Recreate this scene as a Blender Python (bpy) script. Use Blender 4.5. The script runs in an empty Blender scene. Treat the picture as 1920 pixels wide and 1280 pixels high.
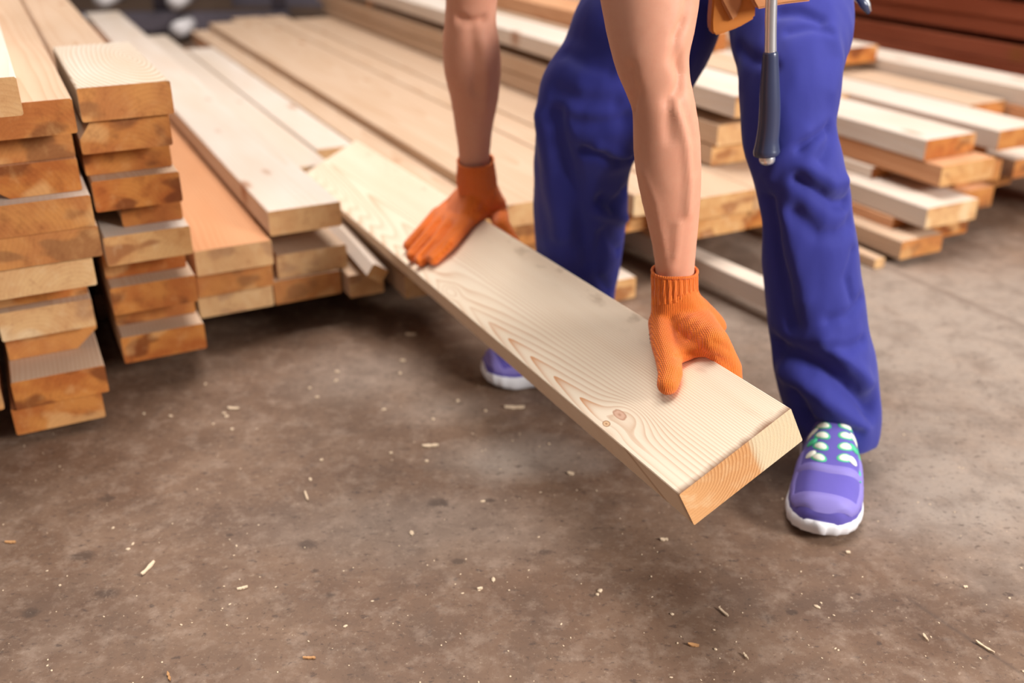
import bpy, bmesh, math, random
import numpy as np
from mathutils import Vector, Matrix, noise
from mathutils.bvhtree import BVHTree

random.seed(7)
scene = bpy.context.scene
C = scene.collection

# ------------------------------------------------------------------ camera
CAM_H, PITCH, FPX = 0.95, math.radians(25.5), 35 / 36 * 1920
cam_d = bpy.data.cameras.new('camera')
cam = bpy.data.objects.new('camera', cam_d)
C.objects.link(cam)
cam.location = (0, 0, CAM_H)
cam.rotation_euler = (math.radians(90) - PITCH, 0, 0)
cam_d.lens, cam_d.sensor_width = 35, 36
cam_d.clip_start, cam_d.clip_end = 0.02, 100
cam_d.dof.use_dof = True
cam_d.dof.focus_distance = 1.30
cam_d.dof.aperture_fstop = 2.2
scene.camera = cam

# ------------------------------------------------------------------ world, lights, exposure
world = bpy.data.worlds.new('world')
scene.world = world
world.use_nodes = True
wb = world.node_tree.nodes['Background']
wb.inputs[0].default_value = (1.0, 0.94, 0.91, 1)
wb.inputs[1].default_value = 0.17


def area(name, loc, target, size, power, col=(1, 1, 1), size_y=None):
    d = bpy.data.lights.new(name, 'AREA')
    d.energy, d.color, d.size = power, col, size
    if size_y:
        d.shape, d.size_y = 'RECTANGLE', size_y
    o = bpy.data.objects.new(name, d)
    C.objects.link(o)
    o.location = loc
    o.rotation_euler = (Vector(target) - Vector(loc)).to_track_quat('-Z', 'Y').to_euler()
    return o


area('roof_skylight', (-0.1, 2.6, 5.0), (0.0, 2.2, 0), 3.0, 340, (1.0, 0.965, 0.94), 3.4)
area('loading_door_daylight', (4.3, -1.05, 2.5), (0.2, 1.8, 0.4), 1.3, 350, (1.0, 0.97, 0.95))
area('left_fill_light', (-4.6, -1.8, 2.4), (0.2, 1.6, 0.3), 2.2, 20, (1.0, 0.97, 0.96))  # added weak fill from the left, lifts the held board's side face; no modelled source

vs = scene.view_settings
vs.view_transform, vs.look = 'Standard', 'None'
vs.gamma, vs.exposure = 1.0, 0.16
vs.use_curve_mapping = False


# ------------------------------------------------------------------ frame helpers
cp, sp = math.cos(PITCH), math.sin(PITCH)
O = Vector((0, 0, CAM_H))


def ray(x, y):
    X, Z = (x - 960) / FPX, (640 - y) / FPX
    return Vector((X, cp + Z * sp, -sp + Z * cp))


def atz(x, y, z):
    r = ray(x, y)
    return O + r * ((z - CAM_H) / r.z)


def aty(x, y, Y):
    r = ray(x, y)
    return O + r * (Y / r.y)


def fwd(P):
    return P.y * cp - (P.z - CAM_H) * sp


YAW = math.radians(27)
U = Vector((-math.sin(YAW), math.cos(YAW), 0))     # along the piled planks, away
V = Vector((math.cos(YAW), math.sin(YAW), 0))      # across the piles, to the right


def srgb(r, g, b):
    f = lambda c: (c / 255 / 12.92) if c / 255 <= 0.04045 else ((c / 255 + 0.055) / 1.055) ** 2.4
    return (f(r), f(g), f(b), 1)


# ------------------------------------------------------------------ node helpers
class NT:
    def __init__(self, name):
        self.m = bpy.data.materials.new(name)
        self.m.use_nodes = True
        self.t = self.m.node_tree
        self.p = self.t.nodes['Principled BSDF']

    def n(self, kind, ins=None, out=0, **props):
        nd = self.t.nodes.new('ShaderNode' + kind)
        for k, v in props.items():
            setattr(nd, k, v)
        for k, v in (ins or {}).items():
            self.put(nd.inputs[k], v)
        return nd.outputs[out]

    def put(self, sock, v):
        if isinstance(v, bpy.types.NodeSocket):
            self.t.links.new(v, sock)
        else:
            sock.default_value = v

    def math(self, op, a, b=0.0, c=0.0):
        return self.n('Math', {0: a, 1: b, 2: c}, operation=op)

    def ramp(self, fac, stops, interp='LINEAR'):
        nd = self.t.nodes.new('ShaderNodeValToRGB')
        nd.color_ramp.interpolation = interp
        e = nd.color_ramp.elements
        e[0].position, e[0].color = stops[0]
        e[1].position, e[1].color = stops[-1]
        for p_, c_ in stops[1:-1]:
            x = e.new(p_)
            x.color = c_
        self.put(nd.inputs[0], fac)
        return nd.outputs[0]

    def mix(self, fac, a, b, mode='MIX'):
        nd = self.t.nodes.new('ShaderNodeMix')
        nd.data_type, nd.blend_type = 'RGBA', mode
        self.put(nd.inputs[0], fac)
        self.put(nd.inputs[6], a)
        self.put(nd.inputs[7], b)
        return nd.outputs[2]

    def coord(self, which='Object'):
        nd = self.t.nodes.new('ShaderNodeTexCoord')
        return nd.outputs[which]

    def sep(self, v):
        nd = self.t.nodes.new('ShaderNodeSeparateXYZ')
        self.put(nd.inputs[0], v)
        return nd.outputs

    def comb(self, x, y, z):
        return self.n('CombineXYZ', {0: x, 1: y, 2: z})

    def vscale(self, v, s):
        return self.n('VectorMath', {0: v, 1: s}, operation='MULTIPLY')

    def vadd(self, v, s):
        return self.n('VectorMath', {0: v, 1: s}, operation='ADD')

    def noise(self, v, scale, detail=3, rough=0.5, dist=0.0, out=0):
        return self.n('TexNoise', {'Vector': v, 'Scale': scale, 'Detail': detail, 'Roughness': rough, 'Distortion': dist}, out)

    def bump(self, h, strength, dist=0.002):
        b = self.n('Bump', {'Height': h, 'Strength': strength, 'Distance': dist})
        self.put(self.p.inputs['Normal'], b)

    def done(self, col, rough=0.6, spec=0.3):
        self.put(self.p.inputs['Base Color'], col)
        self.put(self.p.inputs['Roughness'], rough)
        self.put(self.p.inputs['Specular IOR Level'], spec)
        return self.m


def obj_random(t):
    nd = t.t.nodes.new('ShaderNodeObjectInfo')
    return nd.outputs['Random']


def plain(name, col, rough=0.6, metal=0.0, spec=0.3):
    t = NT(name)
    co = t.coord()
    nz = t.noise(co, 60, 3)
    c = t.mix(t.math('MULTIPLY', nz, 0.25), col, (col[0] * .75, col[1] * .75, col[2] * .75, 1))
    t.p.inputs['Metallic'].default_value = metal
    t.bump(nz, 0.1, 0.001)
    return t.done(c, rough, spec)


# ------------------------------------------------------------------ wood
def wood_face(name, pale, deep, line, knots=True, contrast=0.55, warm=None, slope_k=.05, pith=-.05):
    t = NT(name)
    co = t.coord()
    rnd = obj_random(t)
    r2 = t.math('FRACT', t.math('MULTIPLY', rnd, 17.37))
    r3 = t.math('FRACT', t.math('MULTIPLY', rnd, 51.91))
    x, y, z = t.sep(co)
    off = t.comb(t.math('MULTIPLY', rnd, 40.0), t.math('MULTIPLY', r2, 30.0), r3)
    cs = t.vadd(t.vscale(co, (1.2, 6, 6)), off)
    warp = t.noise(cs, 1.0, 2)
    y0 = t.math('MULTIPLY', t.math('SUBTRACT', r2, 0.5), 0.22)
    slope = t.math('MULTIPLY', t.math('SUBTRACT', r3, 0.5), slope_k) if slope_k < .1 else slope_k
    z0 = t.math('ADD', t.math('MULTIPLY', x, slope), pith)
    dy = t.math('ADD', t.math('SUBTRACT', y, y0), t.math('MULTIPLY', t.math('SUBTRACT', warp, 0.5), 0.06))
    dz = t.math('SUBTRACT', z, z0)
    r = t.math('SQRT', t.math('ADD', t.math('MULTIPLY', dy, dy), t.math('MULTIPLY', dz, dz)))
    ph = t.math('FRACT', t.math('MULTIPLY', r, 150.0))
    ring = t.math('POWER', ph, 2.5)
    big = t.noise(t.vadd(t.vscale(co, (2.2, 9, 9)), off), 1.0, 4)
    base = t.mix(t.ramp(big, [(0.35, (0, 0, 0, 1)), (0.7, (1, 1, 1, 1))]), pale, deep)
    base = t.mix(t.math('MULTIPLY', r2, 0.6), base, warm or deep)
    col = t.mix(t.math('MULTIPLY', ring, contrast), base, line)
    fine = t.noise(t.vadd(t.vscale(co, (6, 160, 160)), off), 1.0, 3)
    col = t.mix(t.math('MULTIPLY', fine, 0.16), col, line)
    if knots:
        kv = t.vadd(t.vscale(co, (2.6, 8.0, 3.0)), off)
        kd = t.n('TexVoronoi', {'Vector': kv, 'Scale': 1.0}, 0)
        km = t.ramp(kd, [(0.05, (1, 1, 1, 1)), (0.13, (0, 0, 0, 1))])
        col = t.mix(t.math('MULTIPLY', km, 0.7), col, srgb(150, 92, 48))
    t.bump(t.math('ADD', ring, fine), 0.15, 0.001)
    return t.done(col, 0.75, 0.12)


def wood_end(name, a, b, dark, pale):
    t = NT(name)
    co = t.coord()
    rnd = obj_random(t)
    r2 = t.math('FRACT', t.math('MULTIPLY', rnd, 17.37))
    r3 = t.math('FRACT', t.math('MULTIPLY', rnd, 51.91))
    off = t.comb(t.math('MULTIPLY', rnd, 40.0), t.math('MULTIPLY', r2, 30.0), r3)
    x, y, z = t.sep(co)
    warp = t.noise(t.vadd(t.vscale(co, (1, 14, 14)), off), 1.0, 2)
    y0 = t.math('MULTIPLY', t.math('SUBTRACT', r2, 0.5), 0.22)
    dy = t.math('ADD', t.math('SUBTRACT', y, y0), t.math('MULTIPLY', t.math('SUBTRACT', warp, 0.5), 0.03))
    dz = t.math('SUBTRACT', z, -0.05)
    r = t.math('SQRT', t.math('ADD', t.math('MULTIPLY', dy, dy), t.math('MULTIPLY', dz, dz)))
    ring = t.math('POWER', t.math('FRACT', t.math('MULTIPLY', r, 130.0)), 2.0)
    big = t.noise(t.vadd(t.vscale(co, (8, 16, 22)), off), 1.0, 3)
    col = t.mix(t.ramp(big, [(0.38, (0, 0, 0, 1)), (0.62, (1, 1, 1, 1))]), a, b)
    blot = t.noise(t.vadd(t.vscale(co, (8, 11, 20)), t.vadd(off, (9, 3, 5))), 1.0, 2, 0.4)
    col = t.mix(t.ramp(blot, [(0.57, (0, 0, 0, 1)), (0.63, (.75, .75, .75, 1))]), col, dark)
    blot2 = t.noise(t.vadd(t.vscale(co, (8, 9, 12)), t.vadd(off, (3, 13, 7))), 1.0, 2, 0.4)
    col = t.mix(t.ramp(blot2, [(0.62, (0, 0, 0, 1)), (0.68, (.7, .7, .7, 1))]), col, pale)
    col = t.mix(t.math('MULTIPLY', r3, 0.35), col, pale)
    col = t.mix(t.math('MULTIPLY', ring, 0.12), col, dark)
    sp_ = t.noise(t.vadd(t.vscale(co, (20, 40, 34)), off), 1.0, 5, .65)
    col = t.mix(t.ramp(sp_, [(0.54, (0, 0, 0, 1)), (0.72, (.4, .4, .4, 1))]), col, dark)
    col = t.mix(t.ramp(sp_, [(0.28, (.3, .3, .3, 1)), (0.46, (0, 0, 0, 1))]), col, pale)
    fine = t.noise(t.vadd(t.vscale(co, (300, 300, 300)), off), 1.0, 2)
    t.bump(t.math('ADD', t.math('MULTIPLY', ring, .5), fine), 0.3, 0.001)
    return t.done(col, 0.7, 0.2)


M_PALE = wood_face('pine_pale', srgb(214, 202, 191), srgb(204, 187, 170), srgb(198, 166, 136), contrast=.3)
M_RINGED = wood_face('pine_ringed', srgb(212, 200, 186), srgb(204, 186, 164), srgb(150, 118, 86), contrast=.75, slope_k=.22, pith=.02, knots=False)
M_TAN = wood_face('pine_tan', srgb(202, 176, 152), srgb(192, 163, 136), srgb(172, 128, 92), contrast=.4)
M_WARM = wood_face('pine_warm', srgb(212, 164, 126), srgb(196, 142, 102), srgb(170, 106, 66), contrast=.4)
M_RED = wood_face('redwood_face', srgb(176, 98, 70), srgb(150, 78, 52), srgb(112, 48, 30), contrast=.35)
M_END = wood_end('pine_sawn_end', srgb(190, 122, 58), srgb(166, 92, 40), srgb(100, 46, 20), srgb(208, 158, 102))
M_END_P = wood_end('pine_pale_end', srgb(206, 158, 102), srgb(192, 136, 80), srgb(142, 82, 42), srgb(224, 196, 154))
M_REDEND = wood_end('redwood_end', srgb(150, 84, 52), srgb(132, 68, 40), srgb(90, 40, 22), srgb(176, 110, 76))


# ------------------------------------------------------------------ object helpers
def link(name, me, mats, parent=None):
    o = bpy.data.objects.new(name, me)
    C.objects.link(o)
    for m in (mats if isinstance(mats, (list, tuple)) else [mats]):
        me.materials.append(m)
    if parent is not None:
        o.parent = parent
    return o


def tag(o, label, cat=None, group=None, kind=None):
    if label:
        o['label'] = label
    if cat:
        o['category'] = cat
    if group:
        o['group'] = group
    if kind:
        o['kind'] = kind
    return o


def from_bm(name, bm, mats, parent=None, smooth=False):
    me = bpy.data.meshes.new(name)
    bm.to_mesh(me)
    bm.free()
    if smooth:
        me.polygons.foreach_set('use_smooth', [True] * len(me.polygons))
    return link(name, me, mats, parent)


def empty(name, loc=(0, 0, 0)):
    o = bpy.data.objects.new(name, None)
    C.objects.link(o)
    o.location = loc
    o.empty_display_size = 0.05
    return o


def box_bm(sx, sy, sz, bev=0.002, seg=1, off=(0, 0, 0)):
    bm = bmesh.new()
    bmesh.ops.create_cube(bm, size=1)
    for v in bm.verts:
        v.co = Vector((v.co.x * sx, v.co.y * sy, v.co.z * sz)) + Vector(off)
    if bev:
        bmesh.ops.bevel(bm, geom=bm.edges[:], offset=bev, segments=seg, affect='EDGES', profile=0.5)
    return bm


PLANKS = 'sawn planks in the lumber piles'


def plank(u, v, w, ztop, t, L, label, face=M_PALE, end=M_END, yaw=0.0, roll=0.0, pitch=0.0, wane=None, bow=0.0,
          name='lumber_plank', group=PLANKS):
    """u, v: front-left corner in pile coordinates; the plank runs away along U."""
    me = bpy.data.meshes.new(name)
    bm = bmesh.new()
    nx = 8
    rows = []
    b = 0.0025
    prof = [(-w / 2 + b, t / 2), (w / 2 - b, t / 2), (w / 2, t / 2 - b), (w / 2, -t / 2 + b),
            (w / 2 - b, -t / 2), (-w / 2 + b, -t / 2), (-w / 2, -t / 2 + b), (-w / 2, t / 2 - b)]
    if wane == 'top_right':
        prof[1], prof[2] = (w / 2 - .022, t / 2), (w / 2, t / 2 - .03)
    elif wane == 'bottom_right':
        prof[3], prof[4] = (w / 2, t / 2 - .018), (w / 2 - .05, -t / 2)
    elif wane == 'bottom_left':
        prof[5], prof[6] = (-w / 2 + .04, -t / 2), (-w / 2, -t / 2 + .035)
    elif wane == 'top_left':
        prof[0], prof[7] = (-w / 2 + .02, t / 2), (-w / 2, t / 2 - .02)
    rr = random.Random(hash(label) & 0xffff if False else sum(map(ord, label)))
    for i in range(nx + 1):
        f = i / nx
        xx = -L / 2 + L * f
        dzz = bow * (4 * f * (1 - f))
        rows.append([bm.verts.new((xx, py, pz + dzz)) for py, pz in prof])
    for i in range(nx):
        for k in range(8):
            a, bb = rows[i], rows[i + 1]
            bm.faces.new((a[k], a[(k + 1) % 8], bb[(k + 1) % 8], bb[k]))
    f0 = bm.faces.new(rows[0][::-1])
    f1 = bm.faces.new(rows[-1])
    f0.material_index = f1.material_index = 1
    bmesh.ops.recalc_face_normals(bm, faces=bm.faces)
    bm.to_mesh(me)
    bm.free()
    o = link(name, me, [face, end])
    R = Matrix.Rotation(math.pi / 2 + YAW + yaw, 4, 'Z') @ Matrix.Rotation(pitch, 4, 'Y') @ Matrix.Rotation(roll, 4, 'X')
    # local +x -> away, local +y -> left; so corner at (-L/2, +w/2, t/2)
    P = U * u + V * v + Vector((0, 0, ztop))
    o.matrix_world = Matrix.Translation(P - (R.to_3x3() @ Vector((-L / 2, w / 2, t / 2)))) @ R
    tag(o, label, 'plank', group)
    return o


# ------------------------------------------------------------------ floor and hall
def floor_material():
    t = NT('oily_concrete')
    co = t.coord()
    a = t.noise(co, 1.3, 5, 0.6)
    b = t.noise(t.vadd(co, (7, 3, 0)), 5.0, 6, 0.62)
    c = t.noise(co, 26.0, 6, 0.7)
    g = t.noise(co, 160.0, 4, 0.7)
    col = t.mix(t.ramp(b, [(0.35, (0, 0, 0, 1)), (0.68, (1, 1, 1, 1))]), srgb(98, 73, 56), srgb(132, 106, 86))
    col = t.mix(t.ramp(a, [(0.4, (0, 0, 0, 1)), (0.72, (.6, .6, .6, 1))]), col, srgb(118, 88, 68))
    x, y, z = t.sep(co)

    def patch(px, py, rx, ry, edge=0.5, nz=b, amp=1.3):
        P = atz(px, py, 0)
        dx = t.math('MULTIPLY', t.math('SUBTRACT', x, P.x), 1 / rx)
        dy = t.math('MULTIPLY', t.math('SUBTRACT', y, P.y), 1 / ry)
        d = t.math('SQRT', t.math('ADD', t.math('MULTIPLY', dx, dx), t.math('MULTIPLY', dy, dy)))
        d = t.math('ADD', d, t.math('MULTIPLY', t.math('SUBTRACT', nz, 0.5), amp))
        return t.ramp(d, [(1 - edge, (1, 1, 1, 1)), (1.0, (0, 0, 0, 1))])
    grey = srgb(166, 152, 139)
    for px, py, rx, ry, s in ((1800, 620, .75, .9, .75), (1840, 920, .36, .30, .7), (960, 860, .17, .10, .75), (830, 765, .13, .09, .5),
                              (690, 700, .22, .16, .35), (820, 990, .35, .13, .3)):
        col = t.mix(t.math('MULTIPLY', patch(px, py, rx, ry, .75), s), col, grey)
    dirt = srgb(84, 66, 56)
    for px, py, rx, ry, s in ((1600, 1130, .30, .06, .35), (60, 1180, .25, .12, .3), (420, 960, .2, .07, .3)):
        col = t.mix(t.math('MULTIPLY', patch(px, py, rx, ry, .8), s), col, dirt)
    spot = srgb(50, 39, 34)
    for px, py, rx, ry in ((150, 1042, .030, .017), (575, 1021, .017, .016), (60, 1145, .015, .007), (55, 1152, .012, .007), (825, 943, .030, .015),
                           (1437, 1157, .014, .010), (200, 935, .018, .010), (590, 1070, .008, .007), (620, 1115, .011, .009),
                           (200, 1112, .022, .014), (1485, 1147, .008, .006), (430, 1003, .006, .005), (595, 1090, .006, .004),
                           (1020, 1034, .015, .009), (915, 938, .012, .008), (700, 1000, .01, .006), (860, 1052, .012, .007)):
        col = t.mix(t.math('MULTIPLY', patch(px, py, rx, ry, .6, c, 2.4), .6), col, spot)
    mo = t.noise(t.vadd(co, (3, 8, 1)), 12.0, 5, 0.65, .6)
    col = t.mix(t.ramp(mo, [(0.36, (.4, .4, .4, 1)), (0.54, (0, 0, 0, 1))]), col, srgb(88, 70, 58))
    col = t.mix(t.ramp(mo, [(0.55, (0, 0, 0, 1)), (0.76, (.3, .3, .3, 1))]), col, srgb(166, 146, 128))
    # fine dark flecks, pale grit
    vd = t.noise(t.vscale(co, (1, 1.6, 1)), 55.0, 3, 0.6)
    col = t.mix(t.ramp(vd, [(0.6, (0, 0, 0, 1)), (0.70, (.7, .7, .7, 1))]), col, srgb(66, 52, 46))
    col = t.mix(t.ramp(c, [(0.5, (0, 0, 0, 1)), (0.75, (.5, .5, .5, 1))]), col, srgb(172, 150, 132))
    col = t.mix(t.math('MULTIPLY', g, 0.25), col, srgb(90, 70, 56))
    g2 = t.noise(t.vadd(co, (5, 1, 2)), 110.0, 4, 0.75)
    col = t.mix(t.ramp(g2, [(0.58, (0, 0, 0, 1)), (0.70, (.6, .6, .6, 1))]), col, srgb(58, 44, 36))
    col = t.mix(t.ramp(g2, [(0.30, (.5, .5, .5, 1)), (0.41, (0, 0, 0, 1))]), col, srgb(176, 154, 132))
    # saw-cut joint running away on the right
    P0, P1 = atz(1730, 530, 0), atz(1905, 605, 0)
    d = (P1 - P0).normalized()
    e = t.math('ABSOLUTE', t.math('ADD', t.math('MULTIPLY', t.math('SUBTRACT', x, P0.x), -d.y), t.math('MULTIPLY', t.math('SUBTRACT', y, P0.y), d.x)))
    e = t.math('ADD', e, t.math('MULTIPLY', t.math('SUBTRACT', b, .5), .03))
    col = t.mix(t.ramp(e, [(0.006, (.5, .5, .5, 1)), (0.016, (0, 0, 0, 1))]), col, srgb(110, 92, 80))
    P0, P1 = atz(1700, 1120, 0), atz(1915, 1262, 0)
    d = (P1 - P0).normalized()
    e = t.math('ABSOLUTE', t.math('ADD', t.math('MULTIPLY', t.math('SUBTRACT', x, P0.x), -d.y), t.math('MULTIPLY', t.math('SUBTRACT', y, P0.y), d.x)))
    e = t.math('ADD', e, t.math('MULTIPLY', t.math('SUBTRACT', c, .5), .008))
    em = t.math('MULTIPLY', t.ramp(e, [(0.001, (.5, .5, .5, 1)), (0.005, (0, 0, 0, 1))]), t.math('GREATER_THAN', x, P0.x))
    col = t.mix(em, col, srgb(74, 60, 52))
    t.bump(t.math('ADD', t.math('MULTIPLY', c, .6), t.math('MULTIPLY', g, .5)), 0.25, 0.003)
    rough = t.ramp(b, [(0.3, (.5, .5, .5, 1)), (0.7, (.75, .75, .75, 1))])
    return t.done(col, rough, 0.35)


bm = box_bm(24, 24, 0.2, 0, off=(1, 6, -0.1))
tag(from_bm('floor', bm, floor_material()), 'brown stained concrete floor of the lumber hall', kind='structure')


def wall_material():
    t = NT('hall_cladding')
    co = t.coord()
    x, y, z = t.sep(co)
    w = t.math('SINE', t.math('MULTIPLY', t.math('ADD', x, y), 30.0))
    nz = t.noise(co, 1.5, 4)
    col = t.mix(nz, srgb(60, 54, 56), srgb(92, 84, 84))
    t.bump(w, 0.6, 0.02)
    return t.done(col, 0.6, 0.3)


MW = wall_material()
for nm, sx, sy, off, lab in (('wall_back', 24, .2, (1, 12, 2), 'dark ribbed metal cladding at the far end of the hall'),
                             ('wall_left', .2, 14, (-8, 5, 2), 'dark ribbed metal cladding left of the lumber piles')):
    tag(from_bm(nm, box_bm(sx, sy, 4, 0, off=off), MW), lab, kind='structure')

# ------------------------------------------------------------------ the lumber piles
T = 0.055
ORD = ['topmost', 'second', 'third', 'fourth', 'fifth', 'sixth', 'seventh', 'eighth', 'ninth', 'tenth', 'lowest']

# leftmost stack (front-left corner u, v ; width)
S1 = [(1.70, -.062, .160, M_TAN, M_END, None, 'top plank of the leftmost stack, thick orange end beside the ringed plank'),
      (1.775, -.068, .160, M_WARM, M_END, None, 'second plank down in the leftmost stack, dark shaded end'),
      (1.765, -.068, .160, M_WARM, M_END, 'bottom_right', 'third plank down in the leftmost stack, end with slanting waney lower corner'),
      (1.735, -.060, .160, M_PALE, M_END, None, 'fourth plank down in the leftmost stack, orange end under a strip of pale top'),
      (1.740, -.060, .163, M_TAN, M_END, None, 'fifth plank down in the leftmost stack, sticking out with brown blotches'),
      (1.752, -.072, .158, M_TAN, M_END_P, None, 'sixth plank down in the leftmost stack, pale yellowish end'),
      (1.86, -.084, .157, M_WARM, M_END, None, 'seventh plank down in the leftmost stack, set back in shadow'),
      (1.836, -.082, .157, M_TAN, M_END_P, None, 'eighth plank down in the leftmost stack, broad pinkish pale end'),
      (1.875, -.080, .157, M_WARM, M_END, 'bottom_left', 'ninth plank down in the leftmost stack, brown set back end'),
      (1.780, -.083, .156, M_TAN, M_END, None, 'tenth plank down in the leftmost stack, jutting end with a white speck'),
      (1.790, -.093, .152, M_WARM, M_END, None, 'lowest plank of the leftmost stack, just above the floor')]
for i, (u, v, w, f, e, wn, lab) in enumerate(S1):
    plank(u, v, w, .625 - T * i, T - .001, 3.6 - .13 * (i % 3), lab, f, e, wane=wn, yaw=0)
plank(1.60, -.140, .165, .681, .055, 3.3, 'plank with weathered whitish end at the upper left picture edge', M_PALE, M_END_P, yaw=.0, wane='top_right')
plank(1.80, -.262, .16, .6245, .033, 3.5, 'plank under the weathered one, left of the leftmost stack', M_WARM, M_END)
for i, (z, u) in enumerate(((.185, 1.80), (.13, 1.79), (.24, 1.9), (.30, 1.86), (.36, 1.9), (.42, 1.86), (.48, 1.9), (.535, 1.86), (.590, 1.9))):
    plank(u, -.262, .16, z, T - .003, 3.4, ['plank left of the leftmost stack, orange end cut by the picture edge higher up',
          'lowest plank end cut off by the left picture edge'][i] if i < 2 else
          'plank hidden left of the leftmost stack, outside the picture edge', M_WARM, M_END, group=PLANKS if i < 2 else 'planks beyond the left picture edge')

# second stack, with the ringed plank on top
S2 = [(1.760, .111, .146, M_RINGED, M_END, None, 'ringed pale top plank of the second stack from the left'),
      (1.775, .103, .146, M_TAN, M_END, 'top_right', 'second plank down in the second stack, chipped upper right corner'),
      (1.850, .107, .146, M_WARM, M_END, None, 'third plank down in the second stack, set back brown end'),
      (1.812, .110, .147, M_TAN, M_END, None, 'fourth plank down in the second stack, plain orange end'),
      (1.885, .155, .108, M_TAN, M_END, None, 'narrow fifth plank in the second stack beside a dark gap'),
      (1.842, .114, .152, M_PALE, M_END_P, None, 'sixth plank down in the second stack, pale end with white corner'),
      (1.93, .112, .150, M_WARM, M_END, None, 'seventh plank down in the second stack, dark recessed end'),
      (1.880, .112, .156, M_TAN, M_END, None, 'eighth plank down in the second stack, jutting golden end'),
      (1.96, .117, .154, M_WARM, M_END, None, 'ninth plank down in the second stack, dark reddish end'),
      (1.900, .116, .158, M_TAN, M_END, None, 'lowest plank of the second stack, hanging over the dark floor')]
for i, (u, v, w, f, e, wn, lab) in enumerate(S2):
    plank(u, v, w, .628 - .056 * i, .055, (.46 if i == 0 else 3.3) + (.1 * (i % 2) if i else 0), lab, f, e, wane=wn, yaw=0)

# third row: one broad tan plank and two below
for z, u, f, e, lab in ((.245, 1.985, M_WARM, M_END_P, 'broad reddish tan plank running back between the second stack and the pale pile'),
                        (.190, 2.005, M_WARM, M_END, 'middle plank end under the broad reddish tan plank'),
                        (.135, 2.025, M_TAN, M_END_P, 'lowest plank end under the broad reddish tan plank')):
    plank(u, .288, .158, z, T - .001, 3.3, lab, f, e)
# fourth row: stub end beside the held board
for z, u, v, w, f, e, lab in ((.300, 2.005, .450, .157, M_PALE, M_END_P, 'pale plank whose sawn end points just left of the held board'),
                              (.245, 2.16, .452, .150, M_WARM, M_END, 'dark set back plank under the pale plank end left of the held board'),
                              (.190, 2.035, .464, .158, M_TAN, M_END_P, 'plank with orange end and white corner above the bottom row'),
                              (.135, 2.025, .449, .152, M_TAN, M_END, 'bottom row plank under the white cornered end')):
    plank(u, v, w, z, T - .001, 3.5 if z > .29 else 3.2, lab, f, e)
# lower courses under and behind the held board
for u, v, w, z, L, f, e, lab in (
        (1.985, .607, .080, .135, 3.2, M_TAN, M_END_P, 'narrow bottom row plank end beneath the square batten'),
        (1.925, .715, .082, .135, 3.2, M_TAN, M_END_P, 'bottom row plank end right of the square batten, under the held board'),
        (2.000, .805, .165, .135, 3.2, M_WARM, M_END, 'bottom row plank hidden behind the held board'),
        (2.62, .634, .141, .212, 2.6, M_PALE, M_END_P, 'pale pile plank starting behind the far end of the held board'),
        (2.63, .634, .141, .1565, 2.5, M_TAN, M_END_P, 'plank under the pale one behind the far end of the held board'),
        (2.76, .777, .117, .2175, 1.95, M_PALE, M_END_P, 'second pale plank behind the far end of the held board'),
        (1.985, .846, .047, .197, .76, M_TAN, M_END_P, 'short narrow tan plank under the right edge of the held board'),
        (1.985, .896, .090, .221, 3.25, M_TAN, M_END_P, 'narrow tan plank running back right beside the held board'),
        (1.965, .990, .150, .247, 3.3, M_TAN, M_END_P, 'plank behind the far arm, second right of the held board'),
        (1.94, 1.142, .150, .243, 3.5, M_TAN, M_END_P, 'plank behind the far arm, third right of the held board'),
        (1.90, 1.294, .112, .246, 3.5, M_TAN, M_END_P, 'narrow plank left of the pile end seen between the legs'),
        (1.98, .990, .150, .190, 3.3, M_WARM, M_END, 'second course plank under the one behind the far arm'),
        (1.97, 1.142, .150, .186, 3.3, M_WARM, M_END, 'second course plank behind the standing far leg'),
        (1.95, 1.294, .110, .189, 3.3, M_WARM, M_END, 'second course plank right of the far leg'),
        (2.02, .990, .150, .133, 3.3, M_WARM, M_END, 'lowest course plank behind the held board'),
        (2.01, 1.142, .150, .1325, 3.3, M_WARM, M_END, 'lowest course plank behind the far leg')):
    plank(u, v, w, z, .020 if 'under the pale one' in lab else T - .0015, L, lab, f, e)
# far-end stagger of the pale pile
for u, v, w, z, L, lab in ((2.77, .803, .180, .1630, 2.3, 'second course plank under the tan plank beside the held board'),):
    plank(u, v, w, z, .0272, L, lab, M_WARM, M_END)
# pile end seen between the legs
for u, v, w, z, L, f, e, lab in (
        (1.80, 1.408, .165, .250, 3.4, M_TAN, M_END_P, 'plank end with a knot seen between the legs of the worker'),
        (1.82, 1.408, .165, .195, 3.4, M_TAN, M_END_P, 'pale sided plank beneath the knotted end between the legs'),
        (1.98, 1.42, .16, .140, 3.2, M_WARM, M_END, 'dark brown plank low between the legs'),
        (1.80, 1.575, .17, .250, 3.4, M_TAN, M_END_P, 'plank beside the knotted end, right between the legs'),
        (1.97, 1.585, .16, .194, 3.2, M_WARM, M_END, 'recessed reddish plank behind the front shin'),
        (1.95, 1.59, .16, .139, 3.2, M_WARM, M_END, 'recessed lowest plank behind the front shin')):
    plank(u, v, w, z, T - .0015, L, lab, f, e)
plank(1.50, 1.475, .055, .082, .048, .86, 'long pale plank low behind the front shin, running out along the floor', M_PALE, M_END_P, yaw=.09)
plank(1.86, 1.215, .07, .055, .054, .42, 'short offcut end on the floor between far leg and orange cuff', M_PALE, M_END_P, name='timber_offcut')
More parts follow.
